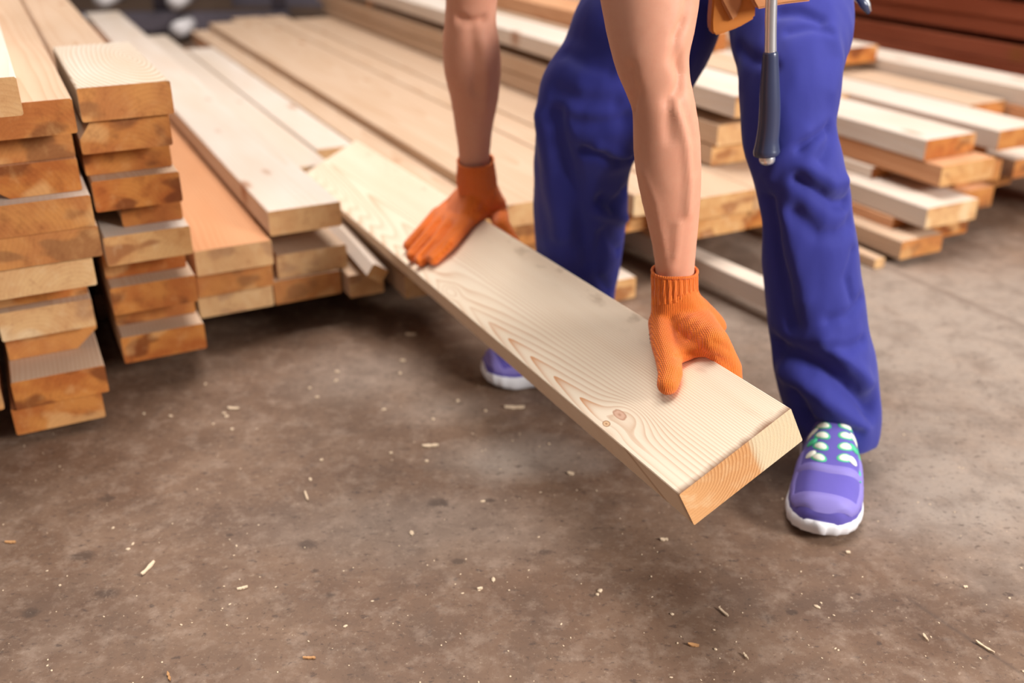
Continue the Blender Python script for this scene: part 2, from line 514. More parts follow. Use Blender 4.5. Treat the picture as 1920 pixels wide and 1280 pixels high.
# raised stack behind, with gaps
for u, v, w, z, L, f, e, lab in (
        (2.00, 1.592, .165, .308, 3.3, M_TAN, M_END_P, 'lowest plank of the raised stack behind the far arm'),
        (1.98, 1.590, .165, .364, 3.4, M_TAN, M_END_P, 'middle plank of the raised stack behind the far arm'),
        (1.92, 1.588, .170, .448, 3.3, M_PALE, M_END_P, 'bright topped plank of the raised stack behind the far arm'),
        (2.05, 1.775, .170, .448, 3.3, M_TAN, M_END_P, 'second plank in the bright topped course of the raised stack'),
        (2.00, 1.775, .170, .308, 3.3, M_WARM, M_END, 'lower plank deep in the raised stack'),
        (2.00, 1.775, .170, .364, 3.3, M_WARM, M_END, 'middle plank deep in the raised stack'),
        (2.45, 1.80, .170, .504, 1.35, M_WARM, M_END, 'orange brown plank on top of the raised stack beside the thigh')):
    plank(u, v, w, z, T - .0015, L, lab, f, e)
for u in (2.2, 3.4, 4.6):
    o = plank(u, 1.60, .045, .3925, .0265, .34, 'thin sticker between courses of the raised stack', M_WARM, M_END, yaw=-math.pi / 2,
              name='sticker', group='stickers between the plank courses')
    o.location = U * u + V * 1.77 + Vector((0, 0, .379))
    o['category'] = 'sticker'

# right pile
RP = [(1.805, 2.140, .185, .303, M_PALE, M_END, 'top plank of the right pile, brown sawn end pointing to the camera'),
      (1.745, 2.145, .200, .247, M_WARM, M_END_P, 'second plank of the right pile, orange side and knotted end'),
      (1.965, 2.130, .175, .190, M_PALE, M_END, 'short set back plank beside a dark hole in the right pile'),
      (1.700, 2.065, .185, .158, M_PALE, M_END_P, 'plank with a pale whitish end jutting from the right pile'),
      (1.800, 2.060, .160, .102, M_WARM, M_END, 'dark recessed plank under the whitish end in the right pile'),
      (1.715, 2.010, .150, .072, M_TAN, M_END, 'low plank of the right pile with a white corner on its golden end')]
RPZ = [.055, .055, .055, .055, .030, .050]
for (u, v, w, z, f, e, lab), th in zip(RP, RPZ):
    if 'short set back' in lab:
        th = .030
    plank(u, v, w, z, th, 3.2, lab, f, e, yaw=(0, .004, -.004)[int(z * 1000) % 3])
for u, v, w, z, th, f, e, lab in (
        (1.79, 2.400, .175, .302, .055, M_PALE, M_END, 'top plank in the second column of the right pile, pale narrow side'),
        (1.93, 2.370, .175, .246, .055, M_WARM, M_END, 'dark ended plank under the top plank of the second column'),
        (1.86, 2.350, .180, .190, .058, M_WARM, M_END, 'shaded third plank in the second column of the right pile'),
        (1.82, 2.290, .175, .131, .058, M_WARM, M_END, 'orange brown fourth plank in the second column of the right pile'),
        (1.79, 2.175, .170, .072, .050, M_WARM, M_END, 'orange plank end close to the floor at the right'),
        (1.84, 2.560, .150, .190, .055, M_PALE, M_END, 'plank with a white top at the right picture edge'),
        (1.95, 2.56, .150, .130, .058, M_WARM, M_END, 'low plank at the right picture edge over dark floor'),
        (1.95, 2.585, .16, .250, .055, M_TAN, M_END, 'plank beside the second column near the right picture edge'),
        (2.05, 2.585, .16, .304, .052, M_TAN, M_END, 'upper plank beside the second column near the right picture edge'),
        (2.35, 2.340, .056, .298, .050, M_TAN, M_END_P, 'narrow tan plank behind the top plank of the right pile'),
        (1.50, 2.765, .16, .345, .055, M_PALE, M_END, 'long white topped plank below the dark red stack'),
        (1.60, 2.760, .16, .289, .055, M_WARM, M_END, 'orange sided plank under the long white topped one'),
        (1.62, 2.760, .16, .232, .055, M_WARM, M_END, 'lower plank under the long white topped one'),
        (1.62, 2.760, .16, .175, .055, M_WARM, M_END, 'lowest plank under the long white topped one'),
        (2.60, 2.595, .158, .390, .055, M_PALE, M_END, 'plank with orange end beside the thigh, above the right pile'),
        (2.70, 2.595, .110, .3345, .028, M_WARM, M_END, 'small grey brown plank under the orange end beside the thigh')):
    plank(u, v, w, z, th, 3.0, lab, f, e)
plank(1.735, 1.945, .035, .028, .027, .9, 'thin batten lying on the floor behind the front shin', M_TAN, M_END_P, name='batten', yaw=.0)
plank(1.76, 1.86, .045, .060, .06, .5, 'short block end beside the front shin on the floor', M_PALE, M_END_P, name='timber_offcut')

# dark red stack at the upper right
zz = .40
for i in range(6):
    for j in range(2):
        plank(1.3 + .07 * ((i + j) % 3), 3.10 + .21 * j + .012 * (i % 2), .19, zz + .058 * (i + (1 if i > 0 else 0) * .35 + (1 if i > 2 else 0) * .3), .056, 3.4,
              '%s dark red plank course from the bottom of the red stack, %s row' % (['lowest', 'second', 'third', 'fourth', 'fifth', 'sixth'][i], ['front', 'rear'][j]),
              M_RED, M_REDEND, group='dark red planks in the stack at the upper right')
for i in range(5):
    for j in range(2):
        plank(1.4, 3.10 + .21 * j, .19, .342 - .058 * i, .056, 3.3,
              'dark red plank hidden low in the red stack behind the pale planks', M_RED, M_REDEND, group='hidden low planks of the red stack')
for k, (u, zt) in enumerate(((1.75, .4205), (3.6, .4205), (1.75, .5558), (3.6, .5558))):
    o = plank(u, 3.1, .05, zt, .0190, .42, 'thin dark sticker between courses of the red stack', M_RED, M_REDEND, yaw=-math.pi / 2, name='sticker',
              group='stickers between the plank courses')
    o.location = U * u + V * 3.30 + Vector((0, 0, zt - .0098))
    o['category'] = 'sticker'
plank(1.9, 2.95, .10, .790, .05, 3.0, 'pale plank lying on top of the red stack at the corner', M_PALE, M_END_P)

# bearers under the piles
MB_ = wood_face('bearer_wood', srgb(120, 84, 56), srgb(96, 64, 42), srgb(70, 44, 28), contrast=.4)
for u, v0, v1, z in ((2.45, .29, 1.76, .078), (4.3, .29, 1.76, .078), (2.3, -.30, .09, .0145), (4.4, -.30, .09, .0145), (2.35, .10, .275, .065), (4.4, .10, .275, .065),
                     (2.3, 2.00, 2.95, .020), (4.0, 2.00, 2.95, .020), (2.2, 3.05, 3.55, .05), (4.0, 3.05, 3.55, .05)):
    L = v1 - v0
    o = plank(u, v0, .09, z, z - .001, L, 'dark bearer timber on the floor under the lumber piles', MB_, MB_, yaw=-math.pi / 2, name='bearer_timber',
              group='bearers under the lumber piles')
    o.location = U * u + V * ((v0 + v1) / 2) + Vector((0, 0, z / 2))
    o['category'] = 'timber'

# square batten sticking out of the pile
plank(1.905, .640, .038, .186, .032, .60, 'square pale batten poking out under the held board', M_PALE, M_END_P, name='batten', yaw=-.05, roll=.6)


# ------------------------------------------------------------------ steel in the far background
M_STEEL = plain('dark_steel', srgb(104, 96, 104), .45, .4, .5)
M_STEEL_L = plain('bright_steel', srgb(215, 208, 206), .7, 0, .2)
root = tag(empty('steel_rack', aty(330, 60, 6.3)), 'dark steel rack with beams behind the far end of the pale pile', 'rack')
rb = root.location.copy()
rb.z = 0
root.location = rb


def part_box(name, sx, sy, sz, off, mat, parent, bev=.003):
    return from_bm(name, box_bm(sx, sy, sz, bev, off=off), mat, parent)


for z in (.10, .32, .55):
    part_box('beam', 1.7, .10, .11, (-.15, 0, z), M_STEEL, root)
for x in (-.95, -.1, .62):
    part_box('post', .08, .10, 1.0, (x, .12, .5), M_STEEL, root)
for x, z in ((.10, .09), (.10, .25), (-.32, .26), (-.55, .10)):
    bm = bmesh.new()
    bmesh.ops.create_cone(bm, cap_ends=True, segments=20, radius1=.045, radius2=.045, depth=.3)
    bmesh.ops.rotate(bm, verts=bm.verts, matrix=Matrix.Rotation(math.pi / 2, 3, 'X'))
    bmesh.ops.translate(bm, verts=bm.verts, vec=(x, -.12, z))
    from_bm('tube_end', bm, M_STEEL_L, root, True)
root = tag(empty('post_frame', (-.6, 7.2, 0)), 'dark steel posts in the hall far behind the plank piles', 'frame')
for x in (-1.0, -.4, .1, .5, .62, 1.6):
    part_box('post', .09, .09, 2.2, (x, 0, 1.1), M_STEEL, root)
part_box('rail', 3.2, .06, .10, (.3, 0, 2.0), M_STEEL, root)
part_box('rail', 3.2, .06, .14, (.3, -.08, .16), M_STEEL, root)


# ------------------------------------------------------------------ held board
HA, Hu = Vector((0.2033, 1.0120, 0.2611)), Vector((-0.4334, 0.9005, -0.0363)).normalized()
Hv = Vector((0.8023, 0.4039, 0.4395))
Hv = (Hv - Hu * Hv.dot(Hu)).normalized()
Hn = Hv.cross(Hu).normalized()
HW, HT, HL = .18, .058, 1.785


def hb(s, w, n):
    return HA + Hu * s + Hv * w + Hn * n


def on_board(px, py, n=0.0):
    r = ray(px, py)
    q = HA + Hn * n
    return O + r * ((q - O).dot(Hn) / r.dot(Hn))


def board_sw(px, py):
    d = on_board(px, py) - HA
    return d.dot(Hu), d.dot(Hv)


def board_material(end=False):
    t = NT('held_board_end' if end else 'held_board_pine')
    co = t.coord()
    x, y, z = t.sep(co)
    k1, k2 = board_sw(1137, 794), board_sw(1162, 777)
    lo = t.noise(t.vscale(co, (2.5, 10, 10)), 1.0, 2)
    fine = t.noise(t.vscale(co, (9, 260, 260)), 1.0, 3)
    Y0 = .016
    if end:
        yy = t.math('SUBTRACT', y, Y0)
        zz_ = t.math('MULTIPLY', z, 1.25)
        r = t.math('SQRT', t.math('ADD', t.math('MULTIPLY', yy, yy), t.math('MULTIPLY', zz_, zz_)))
        r = t.math('ADD', r, t.math('MULTIPLY', t.noise(t.vscale(co, (1, 30, 30)), 1.0, 2), .006))
        base = t.mix(t.ramp(t.math('ADD', y, t.math('MULTIPLY', lo, .014)), [(.113, (0, 0, 0, 1)), (.119, (1, 1, 1, 1))]), srgb(222, 166, 112), srgb(226, 208, 172))
        g2 = t.noise(t.vscale(co, (1, 50, 70)), 1.0, 3)
        base = t.mix(t.math('MULTIPLY', t.ramp(g2, [(.5, (0, 0, 0, 1)), (.8, (1, 1, 1, 1))]), .5), base, srgb(242, 214, 170))
        arc = t.math('POWER', t.math('FRACT', t.math('MULTIPLY', r, 185.0)), 2.0)
        m = t.math('MULTIPLY', arc, t.ramp(y, [(.02, (.25, .25, .25, 1)), (.06, (.75, .75, .75, 1)), (.112, (.75, .75, .75, 1)), (.12, (.08, .08, .08, 1))]))
        col = t.mix(m, base, srgb(172, 106, 56))
        fz = t.noise(co, 600, 3)
        col = t.mix(t.math('MULTIPLY', fz, .2), col, srgb(190, 140, 90))
        t.bump(t.math('ADD', arc, fz), .5, .0008)
        return t.done(col, .7, .2)
    wob = t.math('MULTIPLY', t.math('SUBTRACT', t.noise(t.vscale(co, (5, 14, 3)), 1.0, 3), .5), .006)
    dy = t.math('ADD', t.math('SUBTRACT', y, Y0), wob)
    d = t.math('SQRT', t.math('ADD', t.math('MULTIPLY', dy, dy), .00002))
    wy = t.math('EXPONENT', t.math('MULTIPLY', t.math('MULTIPLY', d, d), -1 / (.05 * .05)))
    xm = t.math('MAXIMUM', x, k1[0])
    phi = t.math('MULTIPLY', t.math('MULTIPLY', xm, wy), 12.5)
    phi = t.math('ADD', phi, t.math('MULTIPLY', d, 139.0))
    phi = t.math('ADD', phi, t.math('MULTIPLY', t.math('MULTIPLY', d, d), 700.0))
    for (cs_, cw), sx_, sy_, amp in (((k2[0] - .015, k2[1] + .012), .050, .020, -3.2), ((.762, .014), .03, .016, -2.0), ((k1[0] - .02, k1[1]), .03, .012, 1.0)):
        ax = t.math('MULTIPLY', t.math('SUBTRACT', x, cs_), 1 / sx_)
        ay = t.math('MULTIPLY', t.math('SUBTRACT', y, cw), 1 / sy_)
        g = t.math('EXPONENT', t.math('MULTIPLY', t.math('ADD', t.math('MULTIPLY', ax, ax), t.math('MULTIPLY', ay, ay)), -1.0))
        phi = t.math('ADD', phi, t.math('MULTIPLY', g, amp))
    fr = t.math('FRACT', phi)
    ring = t.math('MULTIPLY', t.math('POWER', fr, 3.0), t.ramp(fr, [(.9, (1, 1, 1, 1)), (1.0, (.3, .3, .3, 1))]))
    vari = t.ramp(t.noise(t.vscale(co, (1.3, 26, 26)), 1.0, 2), [(.3, (.30, .30, .30, 1)), (.68, (1, 1, 1, 1))])
    topm = t.math('GREATER_THAN', z, -.0005)
    base = t.mix(lo, srgb(246, 232, 210), srgb(240, 218, 189))
    wt = t.math('MULTIPLY', t.math('ADD', t.math('MULTIPLY', topm, .85), .15), .88)
    col = t.mix(t.math('MULTIPLY', ring, t.math('MULTIPLY', vari, wt)), base, srgb(190, 128, 76))
    near = t.ramp(t.math('ABSOLUTE', dy), [(.002, (1, 1, 1, 1)), (.014, (0, 0, 0, 1))])
    nearx = t.ramp(x, [(k1[0] + .01, (0, 0, 0, 1)), (k1[0] + .04, (1, 1, 1, 1)), (.55, (1, 1, 1, 1)), (.60, (0, 0, 0, 1))])
    sharp = t.math('MULTIPLY', t.math('MULTIPLY', t.math('MULTIPLY', t.math('POWER', fr, 3.0), near), nearx), topm)
    col = t.mix(t.math('MULTIPLY', sharp, .9), col, srgb(204, 122, 50))
    col = t.mix(t.math('MULTIPLY', fine, .14), col, srgb(206, 170, 126))
    for (ks, kw), rx, ry, c1, c2 in ((k1, .0085, .0055, srgb(224, 184, 140), srgb(170, 118, 76)), (k2, .0165, .0065, srgb(216, 172, 146), srgb(190, 140, 112))):
        ax = t.math('MULTIPLY', t.math('SUBTRACT', x, ks), 1 / rx)
        ay = t.math('MULTIPLY', t.math('SUBTRACT', y, kw), 1 / ry)
        d2 = t.math('SQRT', t.math('ADD', t.math('MULTIPLY', ax, ax), t.math('MULTIPLY', ay, ay)))
        d2 = t.math('ADD', d2, t.math('MULTIPLY', t.math('SUBTRACT', fine, .5), .5))
        kc = t.ramp(d2, [(.15, c2), (.35, c1), (.6, c1), (.8, c2), (1.0, c2)])
        col = t.mix(t.math('MULTIPLY', topm, t.ramp(d2, [(.85, (.9, .9, .9, 1)), (1.05, (0, 0, 0, 1))])), col, kc)
    sc = t.noise(t.vscale(co, (16, 40, 40)), 1.0, 3)
    em = t.math('MULTIPLY', t.ramp(y, [(.135, (0, 0, 0, 1)), (.17, (1, 1, 1, 1))]), t.ramp(sc, [(.56, (0, 0, 0, 1)), (.7, (.55, .55, .55, 1))]))
    col = t.mix(em, col, srgb(176, 150, 124))
    ed = t.math('ADD', x, t.math('MULTIPLY', t.math('SUBTRACT', sc, .5), .016))
    col = t.mix(t.ramp(ed, [(.000, (.9, .9, .9, 1)), (.011, (0, 0, 0, 1))]), col, srgb(132, 90, 60))
    q = t.math('ADD', t.math('SUBTRACT', x, .125), t.math('MULTIPLY', z, -1.1))
    side = t.math('LESS_THAN', y, .001)
    col = t.mix(t.math('MULTIPLY', side, t.ramp(t.math('ABSOLUTE', q), [(.004, (.6, .6, .6, 1)), (.010, (0, 0, 0, 1))])), col, srgb(150, 104, 66))
    col = t.mix(t.math('MULTIPLY', side, .35), col, srgb(206, 168, 134))
    t.bump(t.math('ADD', t.math('MULTIPLY', ring, .6), fine), .18, .0008)
    return t.done(col, .58, .3)


bm = bmesh.new()
nxs = 40
prof = [(0.0012, 0), (HW - .0012, 0), (HW, -.0012), (HW, -HT + .0012), (HW - .0012, -HT), (.0012, -HT), (0, -HT + .0012), (0, -.0012)]
rows = []
for i in range(nxs + 1):
    xx = HL * i / nxs
    rows.append([bm.verts.new((xx, a, b)) for a, b in prof])
for i in range(nxs):
    for k in range(8):
        bm.faces.new((rows[i][k], rows[i][(k + 1) % 8], rows[i + 1][(k + 1) % 8], rows[i + 1][k]))
for f in (bm.faces.new(rows[0][::-1]), bm.faces.new(rows[-1])):
    f.material_index = 1
bmesh.ops.recalc_face_normals(bm, faces=bm.faces)
hbo = from_bm('carried_board', bm, [board_material(), board_material(True)])
hbo.matrix_world = Matrix((( Hu.x, Hv.x, Hn.x, HA.x), (Hu.y, Hv.y, Hn.y, HA.y), (Hu.z, Hv.z, Hn.z, HA.z), (0, 0, 0, 1)))
tag(hbo, 'long pale pine board with knots held in both orange gloved hands', 'board')
# PART3

# ------------------------------------------------------------------ the worker: mesh tools
def catmull(rows, n=6):
    rows = [np.array(r, float) for r in rows]
    out = []
    for i in range(len(rows) - 1):
        p0, p1, p2, p3 = rows[max(i - 1, 0)], rows[i], rows[i + 1], rows[min(i + 2, len(rows) - 1)]
        for k in range(n):
            t = k / n
            out.append(.5 * ((2 * p1) + (p2 - p0) * t + (2 * p0 - 5 * p1 + 4 * p2 - p3) * t * t + (3 * p1 - p0 - 3 * p2 + p3) * t ** 3))
    out.append(rows[-1])
    return out


def sil_sections(rows, n=5):
    """rows: (y, x_left, x_right, Y, depth_ratio) measured silhouette -> (centre, rx, ry)"""
    secs = []
    for y, xl, xr, Y, k in catmull(rows, n):
        P = aty((xl + xr) / 2, y, Y)
        rx = (xr - xl) / 2 * fwd(P) / FPX
        secs.append((P, rx, rx * k))
    return secs


def loft(bm, secs, seg=28, caps=True, closed_round=True, twist=0.0):
    rings = []
    for i, (P, rx, ry) in enumerate(secs):
        a = secs[max(i - 1, 0)][0]
        b = secs[min(i + 1, len(secs) - 1)][0]
        tan = (b - a).normalized()
        ax = Vector((1, 0, 0)) - tan * tan.x
        ax.normalize()
        ay = tan.cross(ax)
        ring = []
        for k in range(seg):
            th = 2 * math.pi * k / seg
            ring.append(bm.verts.new(P + ax * (rx * math.cos(th)) + ay * (ry * math.sin(th))))
        rings.append(ring)
    for r0, r1 in zip(rings, rings[1:]):
        for k in range(seg):
            bm.faces.new((r0[k], r0[(k + 1) % seg], r1[(k + 1) % seg], r1[k]))
    if caps:
        bm.faces.new(rings[0][::-1])
        bm.faces.new(rings[-1])
    return rings


def ball(bm, P, r, sc=(1, 1, 1), rot=None):
    m = Matrix.Translation(P)
    if rot is not None:
        m = m @ rot.to_4x4()
    m = m @ Matrix.Diagonal((r * sc[0], r * sc[1], r * sc[2], 1))
    bmesh.ops.create_icosphere(bm, subdivisions=2, radius=1, matrix=m)


def chain(bm, pts, step=.35):
    """pts: (Vector, radius) joined as rounded cones"""
    for (a, ra), (b, rb_) in zip(pts, pts[1:]):
        L = (b - a).length
        n = max(1, int(L / (min(ra, rb_) * step)))
        for i in range(n + 1):
            f = i / n
            ball(bm, a.lerp(b, f), ra + (rb_ - ra) * f)


def remeshed(bm, voxel, smooth=3, fac=.5):
    bmesh.ops.recalc_face_normals(bm, faces=bm.faces)
    me = bpy.data.meshes.new('tmp')
    bm.to_mesh(me)
    bm.free()
    o = bpy.data.objects.new('tmp', me)
    C.objects.link(o)
    md = o.modifiers.new('r', 'REMESH')
    md.mode, md.voxel_size, md.adaptivity = 'VOXEL', voxel, 0
    dg = bpy.context.evaluated_depsgraph_get()
    m2 = bpy.data.meshes.new_from_object(o.evaluated_get(dg))
    bpy.data.objects.remove(o)
    bpy.data.meshes.remove(me)
    b2 = bmesh.new()
    b2.from_mesh(m2)
    bpy.data.meshes.remove(m2)
    for _ in range(smooth):
        bmesh.ops.smooth_vert(b2, verts=b2.verts, factor=fac, use_axis_x=True, use_axis_y=True, use_axis_z=True)
    b2.normal_update()
    return b2


def seg_dist(P, a, b):
    ab = b - a
    t = max(0, min(1, (P - a).dot(ab) / ab.length_squared))
    return (P - (a + ab * t)).length


def carve(bm, lines, gain=1.0):
    """lines: (list of picture points, depth in m (+ ridge, - groove), half-width in m) found on the mesh by casting rays"""
    tree = BVHTree.FromBMesh(bm)
    segs = []
    for pts, dep, wid in lines:
        hits = []
        for x, y in pts:
            h = tree.ray_cast(O, ray(x, y).normalized())[0]
            if h is not None:
                hits.append(h)
        for a, b in zip(hits, hits[1:]):
            if (a - b).length > 1e-4:
                segs.append((a, b, dep, wid, (a + b) / 2, (a - b).length / 2 + wid * 2.6, len(pts)))
    bm.normal_update()
    disp = {}
    for v in bm.verts:
        best = {}
        for i, (a, b, dep, wid, c, rad, q) in enumerate(segs):
            if (v.co - c).length < rad:
                d = seg_dist(v.co, a, b) / wid
                if d < 2.5:
                    val = gain * dep * math.exp(-d * d)
                    key = (dep, wid)
                    if abs(val) > abs(best.get(key, 0)):
                        best[key] = val
        if best:
            disp[v] = sum(best.values())
    for v, d in disp.items():
        v.co += v.normal * d
    bm.normal_update()


# ------------------------------------------------------------------ worker materials
def skin_material():
    t = NT('skin')
    co = t.coord()
    a = t.noise(co, 14, 4)
    b = t.noise(co, 90, 4)
    c = t.noise(co, 700, 2)
    col = t.mix(a, srgb(220, 162, 134), srgb(210, 146, 118))
    col = t.mix(t.ramp(b, [(.45, (0, 0, 0, 1)), (.8, (.2, .2, .2, 1))]), col, srgb(204, 130, 104))
    t.p.inputs['Subsurface Weight'].default_value = 0.12
    t.p.inputs['Subsurface Radius'].default_value = (.012, .004, .002)
    t.bump(t.math('ADD', b, t.math('MULTIPLY', c, .5)), .12, .001)
    return t.done(col, .58, .3)


def cloth_material(name, c1, c2, rough=.75, scale=1100):
    t = NT(name)
    co = t.coord()
    x, y, z = t.sep(co)
    tw = t.math('SINE', t.math('MULTIPLY', t.math('ADD', t.math('ADD', x, y), t.math('MULTIPLY', z, 1.0)), scale))
    a = t.noise(co, 9, 4)
    w = t.noise(t.vscale(co, (1, 1, .6)), 22, 3)
    col = t.mix(a, c1, c2)
    t.p.inputs['Sheen Weight'].default_value = .15
    t.bump(w, .18, .006)
    return t.done(col, rough, .2)


def knit_material():
    t = NT('orange_knit')
    co = t.coord('UV')
    x, y, z = t.sep(co)
    ob = t.coord()
    nz = t.noise(ob, 40, 3)
    xx = t.math('ADD', x, t.math('MULTIPLY', nz, .004))
    rib = t.math('ABSOLUTE', t.math('SINE', t.math('MULTIPLY', xx, 1350.0)))
    st = t.math('SINE', t.math('MULTIPLY', t.math('ADD', y, t.math('MULTIPLY', rib, .0008)), 3200.0))
    h = t.math('ADD', rib, t.math('MULTIPLY', st, .22))
    col = t.mix(t.ramp(rib, [(.0, (0, 0, 0, 1)), (.6, (1, 1, 1, 1))]), srgb(228, 92, 22), srgb(254, 134, 46))
    col = t.mix(t.math('MULTIPLY', nz, .3), col, srgb(226, 96, 26))
    t.p.inputs['Sheen Weight'].default_value = .25
    t.bump(h, .7, .0022)
    return t.done(col, .8, .15)


M_SKIN = skin_material()
M_BLUE = cloth_material('blue_workwear', srgb(52, 55, 142), srgb(44, 47, 125))
M_SHIRT = cloth_material('grey_jersey', srgb(150, 150, 154), srgb(132, 132, 136))
M_KNIT = knit_material()
M_LEATHER = plain('tan_leather', srgb(206, 128, 58), .55)
M_LEATHER2 = plain('brown_leather', srgb(204, 140, 92), .5)
M_CHROME = plain('chrome', srgb(238, 238, 240), .28, .85, .5)
M_GRIP = plain('rubber_grip', srgb(58, 64, 92), .27, 0, .6)
M_HAIR = plain('dark_hair', srgb(58, 42, 32), .6)
M_EYE = plain('eye', srgb(230, 226, 220), .25)


# ------------------------------------------------------------------ arms, torso, head: one body
ARM_R = [(-260, 1080, 1330, 1.46, .9), (-160, 1098, 1322, 1.43, .95), (-80, 1112, 1316, 1.40, .95), (0, 1126, 1312, 1.375, .95), (60, 1137, 1303, 1.36, .92), (110, 1151, 1294, 1.35, .9),
         (160, 1172, 1296, 1.345, .85), (200, 1184, 1304, 1.34, .82), (250, 1186, 1312, 1.34, .8), (300, 1189, 1315, 1.34, .8), (360, 1200, 1315, 1.34, .8),
         (420, 1214, 1311, 1.34, .8), (470, 1224, 1306, 1.34, .8), (510, 1228, 1303, 1.34, .78), (560, 1232, 1300, 1.335, .7)]
ARM_L = [(-200, 815, 965, 1.80, .9), (-90, 826, 950, 1.83, .9), (-30, 833, 938, 1.85, .9), (0, 835, 933, 1.86, .9), (40, 833, 931, 1.87, .9), (80, 829, 937, 1.88, .85), (130, 832, 940, 1.89, .82),
         (180, 843, 936, 1.90, .8), (230, 851, 926, 1.91, .8), (270, 857, 921, 1.92, .8), (300, 860, 920, 1.925, .8), (350, 864, 924, 1.93, .75)]
bm = bmesh.new()
sR, sL = sil_sections(ARM_R), sil_sections(ARM_L)
loft(bm, sR)
loft(bm, sL)
shR, shL = sR[0][0], sL[0][0]
pelvis = Vector((.375, 1.84, .86))
shR2, shL2 = shR + Vector((.02, .07, .13)), shL + Vector((.05, .0, .16))
chain(bm, [(shR, .062), (shR2, .07)])
chain(bm, [(shL, .064), (shL2, .07)])
mid = (shR2 + shL2) / 2 + Vector((.02, .03, .02))
chain(bm, [(shR2, .07), (mid, .10), (shL2, .07)])
chain(bm, [(mid, .115), (mid.lerp(pelvis, .5) + Vector((0, 0, .03)), .125), (pelvis, .135)], .4)
neck = mid + Vector((-.06, -.15, .07))
headc = neck + Vector((-.03, -.13, .06))
chain(bm, [(mid, .07), (neck, .058), (headc, .06)])
face_d = Vector((-.35, -.65, -.62)).normalized()
hq = face_d.to_track_quat('-Y', 'Z').to_matrix()
ball(bm, headc, .1, (.78, .98, 1.12), hq)
for off, r in (((0, -.098, -.012), .016), ((0, -.090, .012), .011), ((.078, .005, -.005), .020), ((-.078, .005, -.005), .020), ((0, -.075, -.075), .030), ((0, -.088, -.048), .014)):
    ball(bm, headc + hq @ Vector(off), r)
# legs inside the trousers
HIPR, HIPL = Vector((.48, 1.76, .78)), Vector((.27, 1.82, .78))
KNR, ANR = aty(1497, 335, 1.55), aty(1572, 800, 1.50)
KNL, ANL = aty(1095, 230, 1.74), aty(1080, 640, 1.88)
chain(bm, [(pelvis, .11), (HIPR, .066), (KNR, .042), (ANR, .030)])
chain(bm, [(pelvis, .11), (HIPL, .066), (KNL, .042), (ANL, .030)])
bm = remeshed(bm, .0052, 5)
carve(bm, [([(1290, 0), (1284, 40), (1268, 72), (1262, 110), (1272, 130)], -.0035, .007),
           ([(1268, 66), (1282, 40)], -.003, .005),
           ([(1276, 110), (1280, 140), (1274, 165), (1258, 188)], -.0055, .0075),
           ([(1180, 128), (1182, 152), (1190, 178), (1186, 205)], -.004, .007),
           ([(1262, 186), (1278, 225), (1288, 275), (1292, 340), (1290, 400)], .004, .006),
           ([(1278, 200), (1300, 260), (1304, 320)], -.002, .006),
           ([(1255, 190), (1252, 230), (1256, 260)], -.0025, .007),
           ([(1205, 320), (1228, 380), (1240, 440), (1250, 500)], .0018, .006),
           ([(1272, 420), (1268, 470), (1262, 505)], .002, .005),
           ([(862, 36), (884, 44), (906, 38)], -.006, .009),
           ([(884, 62), (888, 110), (890, 170)], -.003, .010),
           ([(905, 80), (915, 140), (910, 200)], .003, .010)], 1.5)
for _ in range(1):
    bmesh.ops.smooth_vert(bm, verts=bm.verts, factor=.5, use_axis_x=True, use_axis_y=True, use_axis_z=True)
person = from_bm('person', bm, M_SKIN, None, True)
tag(person, 'worker in blue trousers, orange gloves and purple trainers, bending to lift the board', 'person')

for s in (-1, 1):
    bm = bmesh.new()
    ball(bm, headc + hq @ Vector((.032 * s, -.088, .012)), .0125)
    eye = from_bm('eye', bm, M_EYE, person, True)
    bm = bmesh.new()
    ball(bm, headc + hq @ Vector((.032 * s, -.0975, .008)), .0055)
    from_bm('iris', bm, M_HAIR, eye, True)
    bm = bmesh.new()
    for q in range(5):
        ball(bm, headc + hq @ Vector(((.018 + .007 * q) * s, -.094 + .0025 * q, .030 - .0015 * abs(q - 2))), .0045)
    from_bm('eyebrow', remeshed(bm, .0015, 2), M_HAIR, person, True)
M_LIP = plain('lips', srgb(186, 112, 98), .5)
bm = bmesh.new()
for q in range(-4, 5):
    ball(bm, headc + hq @ Vector((.0055 * q, -.0995 + .0010 * abs(q) ** 1.3, -.048)), .0055 - .0005 * abs(q))
from_bm('mouth', remeshed(bm, .0015, 2), M_LIP, person, True)
bm = bmesh.new()
ball(bm, headc + hq @ Vector((0, .018, .022)), .105, (.80, .98, 1.06), hq)
from_bm('hair', remeshed(bm, .008, 2), M_HAIR, person, True)

# t-shirt
bm = bmesh.new()
chain(bm, [(shR + (shR2 - shR) * .1, .075), (shR2, .083)])
chain(bm, [(shL + (shL2 - shL) * .1, .077), (shL2, .083)])
chain(bm, [(shR2, .083), (mid, .113), (shL2, .083)])
chain(bm, [(mid, .128), (mid.lerp(pelvis, .5) + Vector((0, 0, .03)), .14), (pelvis + Vector((0, 0, .03)), .15)], .4)
from_bm('t_shirt', remeshed(bm, .012, 3), M_SHIRT, person, True)

